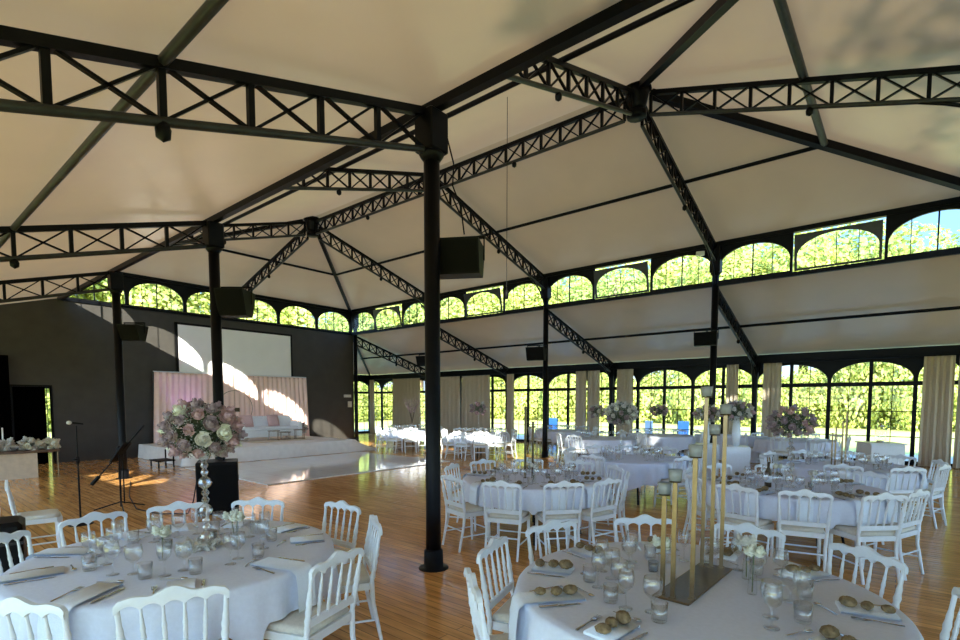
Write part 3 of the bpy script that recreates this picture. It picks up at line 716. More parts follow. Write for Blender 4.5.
# ================================================================== TABLES
def cloth_mesh(r, zt, angs, seed):
    rnd = random.Random(seed); N = 180; ph = rnd.uniform(0, 6)
    def hem(a):
        dmin = min([abs((a - b_ + 180) % 360 - 180) for b_ in angs] + [60]) if angs else 60
        t = min(1, max(0, (dmin - 13.5) / 4.0)); t = t * t * (3 - 2 * t)
        c4 = abs(((a + ph * 20) % 90) - 45) / 45           # corners of the square cloth hang lower
        low = .40 - .16 * max(0, c4 - .35) / .65
        return (.505) * (1 - t) + low * t, t
    P = []
    for k, (rr, dz) in enumerate(((.0, 0), (.35, 0), (.7, 0), (.93, 0), (.985, 0), (1.0, -.012))):
        P.append([(r * rr * cos(2 * PI * i / N), r * rr * sin(2 * PI * i / N), zt + dz) for i in range(N)])
    for t in (.06, .15, .35, .6, .85, 1.):
        row = []
        for i in range(N):
            a = 360 * i / N; h, g = hem(a); th = R(a)
            fold = (.016 + .022 * g) * sin(th * 17 + ph) + .018 * sin(th * 29 + 2 * ph) + .012 * sin(th * 7 + ph)
            rad = r + .004 + (.012 + fold) * t ** .8 + .018 * t
            row.append((rad * cos(th), rad * sin(th), zt - .012 - (zt - .012 - h) * t))
        P.append(row)
    return MB().grid(P, True, True)

WINE = MB().lathe([(.0, .0), (.034, .0), (.034, .003), (.006, .008), (.0045, .02), (.0045, .085), (.012, .094), (.034, .115), (.040, .14), (.038, .17), (.033, .195), (.0315, .195), (.036, .165), (.037, .14), (.030, .117), (.006, .10)], 14)
WATER = MB().lathe([(.0, .0), (.036, .0), (.036, .003), (.007, .008), (.006, .015), (.006, .062), (.014, .07), (.042, .095), (.048, .125), (.045, .16), (.042, .172), (.040, .172), (.045, .13), (.038, .097), (.006, .077)], 14)
TUMB = MB().lathe([(.0, .0), (.032, .0), (.036, .01), (.039, .09), (.037, .09), (.033, .012), (0, .010)], 14)
def glass_parts(kind):
    return {'wine': WINE, 'water': WATER, 'tumbler': TUMB}[kind].mesh(kind + '_glass', M['glassc'])
GM = {k: glass_parts(k) for k in ('wine', 'water', 'tumbler')}
GN = {'wine': 'wine_glass', 'water': 'water_goblet', 'tumbler': 'tumbler'}

# fork / knife / spoon, pointing along +x, centred
def fork_mesh():
    b = MB(); prof = [(-.10, .006, .003), (-.04, .004, .005), (.02, .0035, .008), (.045, .012, .006), (.06, .0125, .005)]
    b.grid([[(x, -w, z), (x, 0, z + .0015), (x, w, z)] for x, w, z in prof]); b.grid([[(x, w, z - .002), (x, 0, z - .001), (x, -w, z - .002)] for x, w, z in prof])
    for k in range(4):
        y = -.0105 + .007 * k; b.box(.058, .10, y - .0015, y + .0015, .004, .007)
    return b.mesh('fork', M['silver'])
def knife_mesh():
    b = MB(); b.box(-.11, -.01, -.006, .006, .001, .008, bev=.002); b.prism([(-.01, -.008), (.10, -.007), (.115, .002), (.09, .009), (-.01, .009)], 'z', .001, .003); return b.mesh('knife', M['silver'])
def spoon_mesh():
    b = MB(); prof = [(-.08, .005, .003), (-.02, .003, .006), (.03, .003, .006)]
    b.grid([[(x, -w, z), (x, w, z)] for x, w, z in prof]); b.ball((.05, 0, .006), .02, (1.1, .75, .25)); return b.mesh('spoon', M['silver'])
FORK, KNIFE, SPOON = fork_mesh(), knife_mesh(), spoon_mesh()
def napkin_mesh(r, r0, hang, w=.15):
    # local x = outward from table centre
    P = []
    prof = [(r0, .004), (r0 + .001, .013), (r - .03, .0125), (r + .010, .010), (r + .040, -.012), (r + .052, -.08), (r + .058, -hang)] if hang else [(r0, .004), (r0 + .001, .013), (r - .06, .013), (r - .058, .004)]
    for x, z in prof: P.append([(x, -w / 2 + w * j / 4, z + .0015 * sin(j * 2 + x * 20)) for j in range(5)])
    b = MB().grid(P); b.grid([[(x, y, z - .006) for x, y, z in row[::-1]] for row in P]); return b.mesh('napkin', M['napkin'])
NAP_H = napkin_mesh(.95, .64, .235); NAP_F = napkin_mesh(.95, .66, 0, .14)
ROLLS = []
for k in range(3):
    random.seed(30 + k); b = MB().ball((0, 0, .021), .027, (1.25, 1., .78), 14, 9, .07); ROLLS.append(b.mesh('bread_roll', M['bread']))
random.seed(11)

def round_table(name, cx, cy, chairs, full=True, r=.95, missing=(), angs_all=None, pretty='', setting=None, ware='full', shared_far={}):
    angs = [c[0] for c in chairs]
    sec = sectors(angs)
    t = empty('round_table', (cx, cy, 0), label='round banquet table under the cloth, %s' % pretty, cat='table', group='round banquet tables')
    MB().lathe([(0, .715), (r - .015, .715), (r - .015, .742), (0, .742)], 40).obj('table_top', M['ply'], t)
    for k in range(4):
        a = k * PI / 2 + .6
        MB().tube([(.52 * cos(a), .52 * sin(a), .714), (.50 * cos(a), .50 * sin(a), .5), (.62 * cos(a), .62 * sin(a), 0)], .016, 6).obj('leg', M['black'], t)
    cl = cloth_mesh(r, .748, angs, hash_(name)).obj('tablecloth', M['cloth'], None, (cx, cy, 0)); tag(cl, 'white cloth with hanging folds on the round table, %s' % pretty, 'tablecloth', 'white round tablecloths')
    for (a, Rc), s in zip(chairs, sec):
        rc = Rc - .255; th = R(a)
        chair(cx + rc * cos(th), cy + rc * sin(th), th + PI, 'white spindle chair, %s of table %s' % (SHORT[s].replace('-side', ' side'), pretty), 'white spindle chairs', full)
    return cl
def hash_(s): return sum((i + 1) * ord(c) for i, c in enumerate(s)) % 997

def place(me, name, cx, cy, th, rad, tang, z, rz, label, cat, group):
    x = cx + rad * cos(th) - tang * sin(th); y = cy + rad * sin(th) + tang * cos(th)
    return tag(link(name, me, None, (x, y, z), th + rz), label, cat, group)
def settings(cx, cy, angs, pretty, hang=True, rolls=False, cut=True, glasses=('wine', 'water', 'tumbler'), jit=.02, seed=1, zt=.749, hang_skip=()):
    rnd = random.Random(seed); sec = sectors(angs)
    for i, (a, s) in enumerate(zip(angs, sec)):
        th = R(a + rnd.uniform(-2, 2)); w = SHORT[s].replace('-side', ' side')
        place(NAP_H if hang and i not in hang_skip else NAP_F, 'napkin', cx, cy, th, 0, rnd.uniform(-.01, .01), zt, 0, 'folded white napkin, %s place of table %s' % (w, pretty), 'napkin', 'folded white napkins')
        if cut:
            place(KNIFE, 'knife', cx, cy, th, .79, .115, zt + .001, PI + rnd.uniform(-.08, .08), 'silver knife, %s place of table %s' % (w, pretty), 'knife', 'silver knives')
            place(FORK, 'fork', cx, cy, th, .79, -.115, zt + .001, PI + rnd.uniform(-.2, .2), 'silver fork, %s place of table %s' % (w, pretty), 'fork', 'silver forks')
            place(SPOON, 'spoon', cx, cy, th, .60, -.03, zt + .001, PI / 2 + rnd.uniform(-.5, .5), 'dessert spoon, %s place of table %s' % (w, pretty), 'spoon', 'silver dessert spoons')
        if rolls:
            for k, (rr, nm) in enumerate(((.70, 'innermost'), (.775, 'middle'), (.855, 'outermost'))):
                o = place(ROLLS[(k + i) % 3], 'bread_roll', cx, cy, th, rr, rnd.uniform(-.012, .012), zt + .0155, rnd.uniform(0, 6), '%s small brown bread roll, %s napkin, table %s' % (nm, w, pretty), 'bread roll', 'brown bread rolls on napkins')
                f = rnd.uniform(.9, 1.15) * (1.15 if k == 0 else .95); o.scale = (f, f, f)
        for k, g in enumerate(glasses):
            tn = (-.10, .0, .09)[k % 3]; rr = (.50, .44, .53)[k % 3]
            place(GM[g], GN[g], cx, cy, th, rr + rnd.uniform(-jit, jit), tn + rnd.uniform(-jit, jit), zt + .0005, 0, 'clear %s, %s place of table %s' % (GN[g].replace('_', ' '), w, pretty), 'glass', 'clear drinking glasses')

TABLES = {
 'A': (-2.45, 3.70, [(-144, 1.19), (-113, 1.18), (-73, 1.26), (-30, 1.27), (3, 1.30), (41, 1.20), (72, 1.19), (101, 1.19), (133, 1.19), (168, 1.19)], 'with the crystal-stemmed pink bouquet'),
 'B': (-.97, .85, [(139, 1.21), (106, 1.17), (72, 1.17), (34, 1.17), (-1, 1.18), (-36, 1.20), (-74, 1.19)], 'with tall gold candle stands'),
 'C': (1.90, 3.78, [(164, 1.30), (109, 1.2), (75, 1.18), (-163, 1.28), (-131, 1.22), (-104, 1.24), (-72, 1.20), (-38, 1.18), (-2, 1.18), (38, 1.18)], 'with two dark candle stands'),
 'D': (3.32, 1.0, [(164, 1.28), (-167, 1.20), (-135, 1.26), (-111, 1.22), (130, 1.2), (94, 1.2), (58, 1.2), (20, 1.2), (-36, 1.2)], 'with the dark tall bouquet'),
 'E': (5.12, 3.80, [(172, 1.2), (132, 1.2), (96, 1.2), (60, 1.2), (25, 1.2), (-10, 1.2), (-45, 1.2), (-80, 1.2), (-114, 1.2)], 'with the round blue-white bouquet'),
 'G': (6.22, .68, [(-143, 1.25), (-178, 1.2), (-108, 1.2), (-70, 1.2), (-34, 1.2), (2, 1.2), (38, 1.2), (75, 1.2), (110, 1.2)], 'with the slim gold rods'),
 'F': (9.5, 6.6, [(172, 1.2), (135, 1.2), (96, 1.2), (60, 1.2), (25, 1.2), (-10, 1.2), (-45, 1.2), (-80, 1.2)], 'behind the blue-white bouquet'),
 'K': (11.8, 5.75, [(172, 1.2), (135, 1.2), (96, 1.2), (60, 1.2), (25, 1.2), (-10, 1.2), (-45, 1.2), (-80, 1.2)], 'under the curtained posts'),
 'H': (12.3, 2.25, [(172, 1.2), (-150, 1.2), (96, 1.2), (60, 1.2), (25, 1.2), (-10, 1.2), (-45, 1.2), (-80, 1.2)], 'below the arched windows'),
 'I': (8.95, 13.9, [(-165, 1.2), (-130, 1.2), (-95, 1.2), (-60, 1.2), (-25, 1.2), (10, 1.2), (45, 1.2), (80, 1.2), (118, 1.2), (155, 1.2)], 'with the pink branches'),
 'J': (8.85, 10.5, [(-170, 1.2), (-138, 1.2), (-106, 1.2), (-70, 1.2), (-34, 1.2), (2, 1.2), (38, 1.2), (74, 1.2), (112, 1.2), (150, 1.2)], 'in the sun past the dance floor'),
 'N': (12.2, 9.4, [(172, 1.2), (135, 1.2), (96, 1.2), (60, 1.2), (25, 1.2), (-10, 1.2), (-45, 1.2), (-80, 1.2)], 'far back by the closed curtains'),
}
NEAR = 'ABCDEG'
for k, (cx, cy, ch, pretty) in TABLES.items():
    round_table(k, cx, cy, ch, k in NEAR, pretty=pretty)
    angs = [c[0] for c in ch]
    if k == 'A': settings(cx, cy, angs, pretty, True, False, seed=3, hang_skip=(1, 3, 4, 5, 6, 7))
    elif k == 'B': settings(cx, cy, angs + [-112, 174], pretty, True, True, seed=5, hang_skip=(1, 2, 3, 4, 5, 6, 7, 8))
    elif k in 'CD': settings(cx, cy, angs, pretty, True, True, seed=6)
    elif k in 'EG': settings(cx, cy, angs, pretty, True, False, False, ('wine', 'water', 'tumbler'), seed=8)
    else: settings(cx, cy, angs, pretty, True, False, False, ('wine', 'water'), seed=9)

# ================================================================== FLOWERS
def rose_mesh(m, s=1.):
    b = MB(); rnd = random.Random(5)
    for ring, (n, rad, h, tilt) in enumerate(((4, .017, .046, .15), (5, .029, .044, .50), (6, .040, .040, .85))):
        for k in range(n):
            a = 2 * PI * k / n + ring * .7 + rnd.uniform(-.15, .15); wob = rnd.uniform(.85, 1.15); P = []
            for i in range(4):
                u = i / 3; row = []
                for j in range(4):
                    v = (j / 3 - .5) * 1.5 * (1 - .35 * u)
                    rr = rad * wob * (.40 + .75 * u * sin(tilt) + .28 * sin(u * PI)) * (1 + .10 * ring * (abs(v) - .3) * u)
                    zz = h * u * cos(tilt * .75) + (-.006 if u == 1 else 0) * ring
                    aa = a + v * (.9 if ring else 1.1)
                    row.append((s * rr * cos(aa), s * rr * sin(aa), s * (zz + .012 * (2 - ring) * .5)))
                P.append(row)
            b.grid(P)
    b.ball((0, 0, s * .022), s * .020, (1, 1, 1.1), 8, 5); b.ball((0, 0, 0), s * .030, (1, 1, .5), 8, 4)
    return b.mesh('rose', m)
ROSE = [rose_mesh(M['rosep']), rose_mesh(M['rosew']), rose_mesh(M['rosem']), rose_mesh(M['hydr'])]
def fol_mesh(r, n, sq, seed, leaf=.03, m=None):
    b = MB(); rnd = random.Random(seed)
    for k in range(n):
        d_ = Vector((rnd.gauss(0, 1), rnd.gauss(0, 1), rnd.gauss(0, 1))).normalized(); rr = r * rnd.uniform(.45, .98)
        c = Vector((d_.x * rr, d_.y * rr, d_.z * rr * sq)); t1 = d_.cross(Vector((rnd.random(), rnd.random(), rnd.random() + .01))).normalized(); t2 = (d_ + t1 * rnd.uniform(-1, 1)).normalized(); s1 = t1.cross(t2).normalized(); L = leaf * rnd.uniform(.7, 1.5)
        b.add([c - s1 * L * .3, c + t2 * L * .5 + s1 * 0, c + s1 * L * .3, c - t2 * L * .6], [(0, 1, 2, 3)])
    b.ball((0, 0, 0), r * .5, (1, 1, sq), 10, 6, .1)
    return b.mesh('foliage', m or M['foliage'])
def gyp_mesh(r, n, sq, seed, s=.0045):
    b = MB(); rnd = random.Random(seed)
    for k in range(n):
        d_ = Vector((rnd.gauss(0, 1), rnd.gauss(0, 1), rnd.gauss(0, 1))).normalized() * r * rnd.uniform(.85, 1.05)
        c = Vector((d_.x, d_.y, d_.z * sq)); b.add([c + Vector(v) * s for v in ((1, 0, 0), (-1, 0, 0), (0, 1, 0), (0, -1, 0), (0, 0, 1), (0, 0, -1))], [(0, 2, 4), (2, 1, 4), (1, 3, 4), (3, 0, 4), (2, 0, 5), (1, 2, 5), (3, 1, 5), (0, 3, 5)])
    return b.mesh('gypsophila', M['gyps'])
FOL = fol_mesh(1., 900, .8, 4, .12); GYP = gyp_mesh(1., 1300, .8, 6, .020)
ROSEC = [('rose', 0), ('rose', 1), ('rose', 2), ('rose', 3)]
def bouquet(P, rad, zc, stem, label, n=34, cols=(0, 0, 1, 1, 2, 3), seed=2, rs=1.15, sq=.8, group='tall flower centrepieces', vase='crystal'):
    rnd = random.Random(seed)
    e = empty('flower_centrepiece', P, rnd.uniform(0, 6), label=label, cat='flower arrangement', group=group)
    h = zc - P[2]
    o = link('foliage', FOL, e, (0, 0, h)); o.scale = (rad * .93,) * 3
    o = link('gypsophila', GYP, e, (0, 0, h)); o['kind'] = 'stuff'; o.scale = (rad * .97,) * 3
    ga = PI * (3 - 5 ** .5)
    for i in range(n):
        z = 1 - 2 * (i + .5) / n * .93; rr = (1 - z * z) ** .5; a = ga * i
        d_ = Vector((rr * cos(a), rr * sin(a), z)); q = d_.to_track_quat('Z', 'Y')
        m = rnd.choice(cols); o = link('rose', ROSE[m], e, (d_.x * rad * .88, d_.y * rad * .88, h + d_.z * rad * sq * .88)); o.rotation_euler = q.to_euler()
        f = rs * rnd.uniform(.8, 1.25); o.scale = (f, f, f)
    if vase == 'crystal':
        b = MB(); b.lathe([(0, 0), (.075, 0), (.075, .012), (.02, .03)], 16)
        z = .03; k = 0
        top = h - rad * sq * .8
        while z < top - .04:
            q_ = .05 if k % 3 else .09; w = .026 if k % 3 else .046
            b.lathe([(.012, z), (w * .8, z + q_ * .25), (w, z + q_ * .5), (w * .8, z + q_ * .75), (.012, z + q_)], 10, smooth=False); z += q_; k += 1
        b.lathe([(.012, z), (.06, top), (.055, top)], 12); b.obj('crystal_stem', M['crystal'], e)
    elif vase == 'glass':
        top = h - rad * sq * .6
        MB().lathe([(0, 0), (.06, 0), (.06, .006), (.016, .02), (.013, top * .5), (.03, top), (.028, top)], 14).obj('glass_vase', M['glassc'], e)
    elif vase == 'white':
        top = h - rad * sq * .6
        MB().lathe([(0, 0), (.05, 0), (.075, top * .4), (.05, top), (.045, top)], 14).obj('white_vase', M['white'], e)
    return e
ZT = .7485
bouquet((-2.32, 3.69, ZT), .240, 1.56, 0, 'large pink and white rose bouquet on a crystal stem, on the front left table', 46, (0, 0, 1, 2, 2, 3, 0), 3, 1.15, .80)
bouquet((3.2, 1.02, ZT), .245, 1.52, 0, 'mauve rose bouquet darkened as if backlit, on a crystal stem before the arched windows', 40, (2, 2, 2, 0, 2), 5, 1.0, .74)  # mostly dark petals: backlit shade put into the flower colours
bouquet((4.80, 3.87, ZT), .275, 1.56, 0, 'round blue-white bouquet on a thin stem before the curtains', 38, (1, 1, 2, 1, 3), 7, 1.2, .72, vase='glass')
bouquet((8.7, 10.4, ZT), .25, 1.56, 0, 'small far bouquet in front of the closed curtain', 18, (1, 0, 2), 9, 1.6, .72, vase='glass')
bouquet((9.5, 6.7, ZT), .22, 1.50, 0, 'small dark bouquet at the edge of the bright window far back', 16, (2, 1), 10, 1.5, .72, vase='glass')
bouquet((12.1, 5.9, ZT), .26, 1.50, 0, 'dark bouquet half lost against the bright window beyond the plinths', 16, (2, 0), 12, 1.5, .6, vase='glass')

bouquet((6.72, 17.55, zs), .30, zs + .34, 0, 'low heap of blush flowers at the right end of the white sofa', 26, (0, 1, 2, 0), 21, 1.4, .7, vase=None)
# white plinths with bouquets
def plinth(P, w, h, label):
    b = MB(); b.box(-w / 2, w / 2, -w / 2, w / 2, 0, h, bev=.012)
    o = b.obj('white_plinth', M['white'], None, P, R(20)); return tag(o, label, 'plinth', 'white plinths')
plinth((6.25, 2.32, 0), .42, .97, 'tall white plinth right of the candle stands')
plinth((6.95, 3.02, 0), .42, .93, 'white plinth partly hidden behind the gold candle stands')
bouquet((6.25, 2.32, .971), .27, 1.60, 0, 'pale bouquet in a white vase on the plinth right of the candle stands', 30, (1, 0, 2, 1), 15, 1.2, .6, vase='white')
bouquet((6.95, 3.02, .931), .24, 1.53, 0, 'pale bouquet on the plinth behind the candle stands', 26, (1, 2, 0), 16, 1.2, .62, vase='white')
# white bar unit near the windows with a glass dispenser
e = empty('white_bar_unit', (10.35, .38, 0), R(28), label='white draped bar cube in front of the arched windows', cat='bar unit')
MB().box(-.32, .32, -.32, .32, 0, .86, bev=.015).obj('body', M['white'], e); MB().box(-.34, .34, -.34, .34, .861, .885).obj('worktop', M['white'], e)
e = empty('drinks_dispenser', (10.35, .38, .8855), label='clear glass drinks dispenser on the white bar cube', cat='dispenser')
MB().lathe([(0, .04), (.09, .04), (.10, .06), (.10, .30), (.05, .34), (.045, .34)], 16).obj('jar', M['glassc'], e); MB().lathe([(.07, 0), (.08, .0), (.06, .04), (0, .04)], 16).obj('foot', M['silver'], e); MB().lathe([(.055, .345), (.055, .37), (.015, .38), (.015, .41), (0, .415)], 12).obj('lid', M['silver'], e)
# long white buffet further back
e = empty('buffet_table', (13.0, 4.05, 0), R(80), label='long white buffet table against the windows behind the plinths', cat='buffet table')
MB().box(-.9, .9, -.35, .35, .74, .76).obj('table_top', M['white'], e)
pp = []
for z, t in ((.762, 0), (.4, .5), (.02, 1)):
    row = []
    for i in range(80):
        s = i / 80 * 5.3
        if s < 1.85: x, y, nx, ny = -.925 + s, -.375, 0, -1
        elif s < 2.65: x, y, nx, ny = .925, -.375 + (s - 1.85) * .9375, 1, 0
        elif s < 4.5: x, y, nx, ny = .925 - (s - 2.65), .375, 0, 1
        else: x, y, nx, ny = -.925, .375 - (s - 4.5) * .9375, -1, 0
        o_ = .012 * sin(s * 40) * t + .01 * t; row.append((x + nx * o_, y + ny * o_, z))
    pp.append(row)
b = MB().grid(pp, True, True); b.add(pp[0], [tuple(range(80))]); b.obj('draped_cloth', M['cloth'], e)

# ---- gold candle stands on table B
tray = tag(MB().box(-.365, .365, -.095, .095, 0, .012, bev=.003).obj('gold_tray', M['gold'], None, (-.875, .865, ZT + .0005), R(-2)), 'rectangular gold mirror tray in the middle of the front right table', 'tray')
zt2 = ZT + .0126
def candle_stand(x, y, z, top, w, label, m='gold', cup='frost', group='tall candle stands'):
    e = empty('candle_stand', (x, y, z), R(12), label=label, cat='candle stand', group=group)
    h = top - z
    MB().box(-.018, .018, -.018, .018, 0, .008).obj('base', M[m], e)
    MB().box(-w / 2, w / 2, -w / 2, w / 2, .008, h - .065).obj('rod', M[m], e)
    MB().lathe([(.0, h - .065), (.030, h - .065), (.030, h - .058), (0, h - .058)], 14).obj('dish', M['bronze'], e)
    if cup: MB().lathe([(.0, h - .057), (.030, h - .057), (.034, h), (.032, h), (.028, h - .052), (0, h - .052)], 14).obj('votive_cup', M[cup], e)
    return e
for x, y, top, l in ((-1.19, .935, 1.345, 'shortest gold candle stand, leftmost on the front right table'), (-1.21, .875, 1.42, 'second shortest gold candle stand on the front right table'), (-1.16, .795, 1.545, 'gold candle stand of middle height nearest the camera'), (-.580, .915, 1.85, 'tallest gold candle stand on the front right table'), (-.545, .815, 1.745, 'second tallest gold candle stand, right of the tallest'), (-.570, .865, 1.625, 'gold candle stand with a low cup standing between the two tallest')):
    candle_stand(x, y, zt2, top, .022, l)
for x, y, top, l in ((1.80, 3.86, 1.755, 'taller dark candle stand on the middle table'), (1.86, 3.78, 1.56, 'shorter dark candle stand on the middle table')):
    candle_stand(x, y, ZT + .001, top, .024, l, 'bronze', None)
for k, (x, y, top, l) in enumerate(((5.97, .86, 1.33, 'shortest slim gold rod, at the left of its cluster'), (6.03, .82, 1.43, 'second slim gold rod of the cluster'), (6.11, .74, 1.52, 'third slim gold rod of the cluster'), (6.16, .70, 1.66, 'tallest slim gold rod, at the right of its cluster'))):
    candle_stand(x, y, ZT + .001, top, .020, l, 'gold', None, 'slim gold rods')

# ---- bud vases with single flowers
def bud_vase(x, y, h, label, m=3, z=ZT, tilt=0., rs=.9):
    e = empty('bud_vase', (x, y, z + .0005), random.uniform(0, 6), label=label, cat='bud vase', group='bud vases with single flowers')
    MB().lathe([(0, 0), (.022, 0), (.024, .01), (.02, h * .5), (.014, h * .72), (.017, h * .78), (.015, h * .78)], 12).obj('vase', M['glassc'], e)
    MB().tube([(0, 0, .01), (.004, 0, h * .6), (.012 * (1 + tilt), 0, h)], .0035, 5).obj('stem', M['stem'], e)
    for k in range(3):
        o = link('flower', ROSE[m], e, (.012 + .026 * cos(k * 2.1), .026 * sin(k * 2.1), h + .004 * k)); o.scale = (rs,) * 3; o.rotation_euler = (R(25) * sin(k * 2.1), R(25) * cos(k * 2.1), k)
    return e
bud_vase(-2.62, 3.62, .17, 'pale flower in a slim vase left of the crystal stem', 3)
bud_vase(-2.20, 3.50, .20, 'pale green flower in a vase right of the crystal stem, taller one', 3)
bud_vase(-2.12, 3.72, .17, 'pale green flower in a vase right of the crystal stem, rear one', 3)
bud_vase(-.98, 1.02, .21, 'pale green flower in a vase behind the gold tray', 3)
bud_vase(-.86, .58, .21, 'pale green flower in a vase in front of the gold rods', 3)
bud_vase(-.62, .66, .20, 'pale flower in a dark-stemmed vase right of the gold rods', 1)
for k, (x, y, l) in enumerate(((1.62, 3.6, 'flower in a bud vase beside the dark candle stands, near one'), (2.1, 4.0, 'flower in a bud vase behind the dark candle stands'), (3.05, .78, 'flower in a bud vase left of the dark bouquet stem'), (3.5, 1.2, 'flower in a bud vase behind the dark bouquet stem'), (5.2, 3.6, 'flower in a bud vase under the blue-white bouquet'))):
    bud_vase(x, y, .19, l, 3 if k % 2 else 1)
# greenery ring at the foot of the crystal stem
o = link('flower_garland', fol_mesh(.16, 260, .28, 9, .035, M['rosew']), None, (-2.35, 3.72, ZT + .022)); tag(o, 'flat pale garland around the foot of the crystal stem', 'garland')
o['kind'] = 'thing'
# candles
def votive(x, y, label, z=ZT):
    e = empty('votive_candle', (x, y, z + .0005), label=label, cat='candle', group='small votive candles')
    MB().lathe([(0, 0), (.028, 0), (.032, .06), (.030, .06), (.026, .004), (0, .004)], 12).obj('cup', M['smoke'], e); MB().lathe([(0, .005), (.022, .005), (.022, .03), (0, .03)], 10).obj('wax', M['candle'], e)
votive(-2.50, 3.88, 'votive candle behind the crystal stem'); votive(-2.18, 3.92, 'votive candle behind the green flowers'); votive(-.83, 1.12, 'votive candle behind the gold tray'); votive(1.98, 3.62, 'votive candle right of the dark candle stands'); votive(3.35, .82, 'votive candle right of the dark bouquet stem')
# bottle on table D
e = empty('wine_bottle', (3.05, 1.22, ZT + .0005), label='dark wine bottle beside the dark bouquet stem', cat='bottle')
MB().lathe([(0, 0), (.037, 0), (.038, .01), (.038, .18), (.015, .235), (.0145, .30), (0, .30)], 14).obj('bottle_body', M['bronze'], e); MB().lathe([(.0385, .06), (.0385, .14)], 14).obj('paper_label', M['napkin'], e)
# pink branches on table I
b = MB(); rnd = random.Random(3)
for k in range(14):
    a = rnd.uniform(0, 6.28); l = rnd.uniform(.12, .3); b.tube([(0, 0, .25), (l * .4 * cos(a), l * .4 * sin(a), .6), (l * cos(a), l * sin(a), .85 + rnd.uniform(0, .35))], [.008, .005, .003], 4)
e = empty('branch_arrangement', (9.0, 13.8, ZT + .0005), label='tall pink blossom branches on the far table left of the foreground column', cat='flower arrangement'); b.obj('branches', M['bark'], e)
MB().lathe([(0, 0), (.05, 0), (.04, .15), (.03, .3), (.028, .3)], 12).obj('vase', M['glassc'], e)
b = MB()
for k in range(120):
    a = rnd.uniform(0, 6.28); t = rnd.uniform(.3, 1.); b.ball((.3 * t * cos(a), .3 * t * sin(a), .45 + t * .65), .018, (1, 1, 1), 5, 3)
b.obj('blossoms', M['rosep'], e)

# ================================================================== LEFT AISLE PROPS
chair(-2.56, 7.58, R(-8), 'white spindle chair alone on the boards at the left edge, seen from the side', 'white spindle chairs')
chair(-2.98, 8.42, R(-8), 'white chair cut by the left edge behind the lone chair', 'white spindle chairs')
e = empty('black_case', (-3.38, 5.78, 0), R(-12), label='black rounded equipment case behind the left chair', cat='equipment case')
MB().box(-.42, .42, -.2, .2, .03, .78, bev=.03).obj('body', M['black'], e); MB().box(-.425, .425, -.205, .205, .60, .62).obj('trim_band', M['steel'], e)
for a in (-1, 1):
    for c in (-1, 1): MB().lathe([(0, 0), (.025, .0), (.025, .03), (0, .03)], 10, (a * .34, c * .14, 0)).obj('foot', M['black'], e)
# subwoofer
e = empty('floor_loudspeaker', (-.23, 8.36, 0), R(-26), label='large black floor loudspeaker behind the front left table', cat='loudspeaker')
MB().box(-.29, .29, -.27, .27, .02, .83, bev=.012).obj('cabinet', M['black'], e)
MB().box(-.27, .27, -.282, -.272, .06, .79).obj('grille', M['grille'], e)
for a in (-1, 1): MB().box(a * .292 - .006, a * .292 + .006, -.08, .08, .5, .6).obj('handle', M['steel'], e)
for a in (-1, 1):
    for c in (-1, 1): MB().lathe([(0, 0), (.025, 0), (.025, .02), (0, .02)], 8, (a * .22, c * .2, 0)).obj('foot', M['black'], e)
tag(MB().tube([(0, 0, 0), (0, 0, .16)], .018, 8).obj('speaker_pole', M['black'], None, (-.16, 8.30, .8305)), 'short black pole stub on top of the floor loudspeaker', 'pole')
tag(MB().tube([(-.47, 8.55, .55), (-.52, 8.58, .2), (-.60, 8.6, .012), (-.9, 8.9, .012), (-1.0, 9.6, .012), (-.7, 11, .012), (-.1, 13, .012)], .009, 6).obj('speaker_cable', M['black']), 'black cable running from the floor loudspeaker across the boards', 'cable')
# microphone stand
e = empty('microphone_stand', (-1.86, 9.05, 0), R(20), label='straight black microphone stand in front of the dark wall', cat='microphone stand')
MB().lathe([(0, 0), (.15, 0), (.15, .012), (.03, .03), (.02, .05)], 18).obj('base', M['black'], e)
MB().tube([(0, 0, .05), (0, 0, .95)], .012, 8).obj('pole', M['black'], e); MB().tube([(0, 0, .95), (0, 0, 1.42)], .008, 8).obj('inner_pole', M['black'], e)
MB().lathe([(.022, .88), (.025, .92), (.02, .98)], 10).tube([(.0, -.02, .93), (-.09, -.05, .95)], .012, 6).obj('clutch', M['black'], e)
o = MB().tube([(.09, 0, 1.44), (-.05, 0, 1.46)], [.012, .016], 8).obj('microphone_body', M['black'], e); MB().ball((-.09, 0, 1.465), .028, (1.2, 1, 1), 10, 6).obj('microphone_head', M['grey'], e)
# boom stand with music desk blade
e = empty('boom_stand', (-1.17, 9.75, 0), label='black tripod stand with a long slanted boom before the column', cat='microphone stand')
for k in range(3):
    a = k * 2.094 + .35; MB().tube([(0, 0, .14), (.40 * cos(a), .40 * sin(a), .012)], .010, 6).obj('leg', M['black'], e)
MB().tube([(0, 0, .06), (0, 0, 1.05)], .014, 8).obj('pole', M['black'], e)
MB().tube([(.06, .04, .1), (.06, .04, 1.0)], .010, 8).obj('brace_pole', M['black'], e)
bx = Vector((.637, -.77, 0))
MB().tube([bx * -.46 + Vector((0, 0, .42)), bx * .42 + Vector((0, 0, 1.38))], .012, 8).obj('boom', M['black'], e)
MB().tube([bx * -.46 + Vector((0, 0, .42)), bx * -.34 + Vector((0, 0, .55))], .030, 10).obj('counterweight', M['black'], e)
MB().bar(bx * -.08 + Vector((0, 0, .80)), bx * .14 + Vector((0, 0, 1.10)), .20, .02).obj('tablet_holder', M['black'], e)
MB().ball((0, 0, 1.0), .04, (1, 1, 1), 10, 6).obj('joint', M['black'], e)
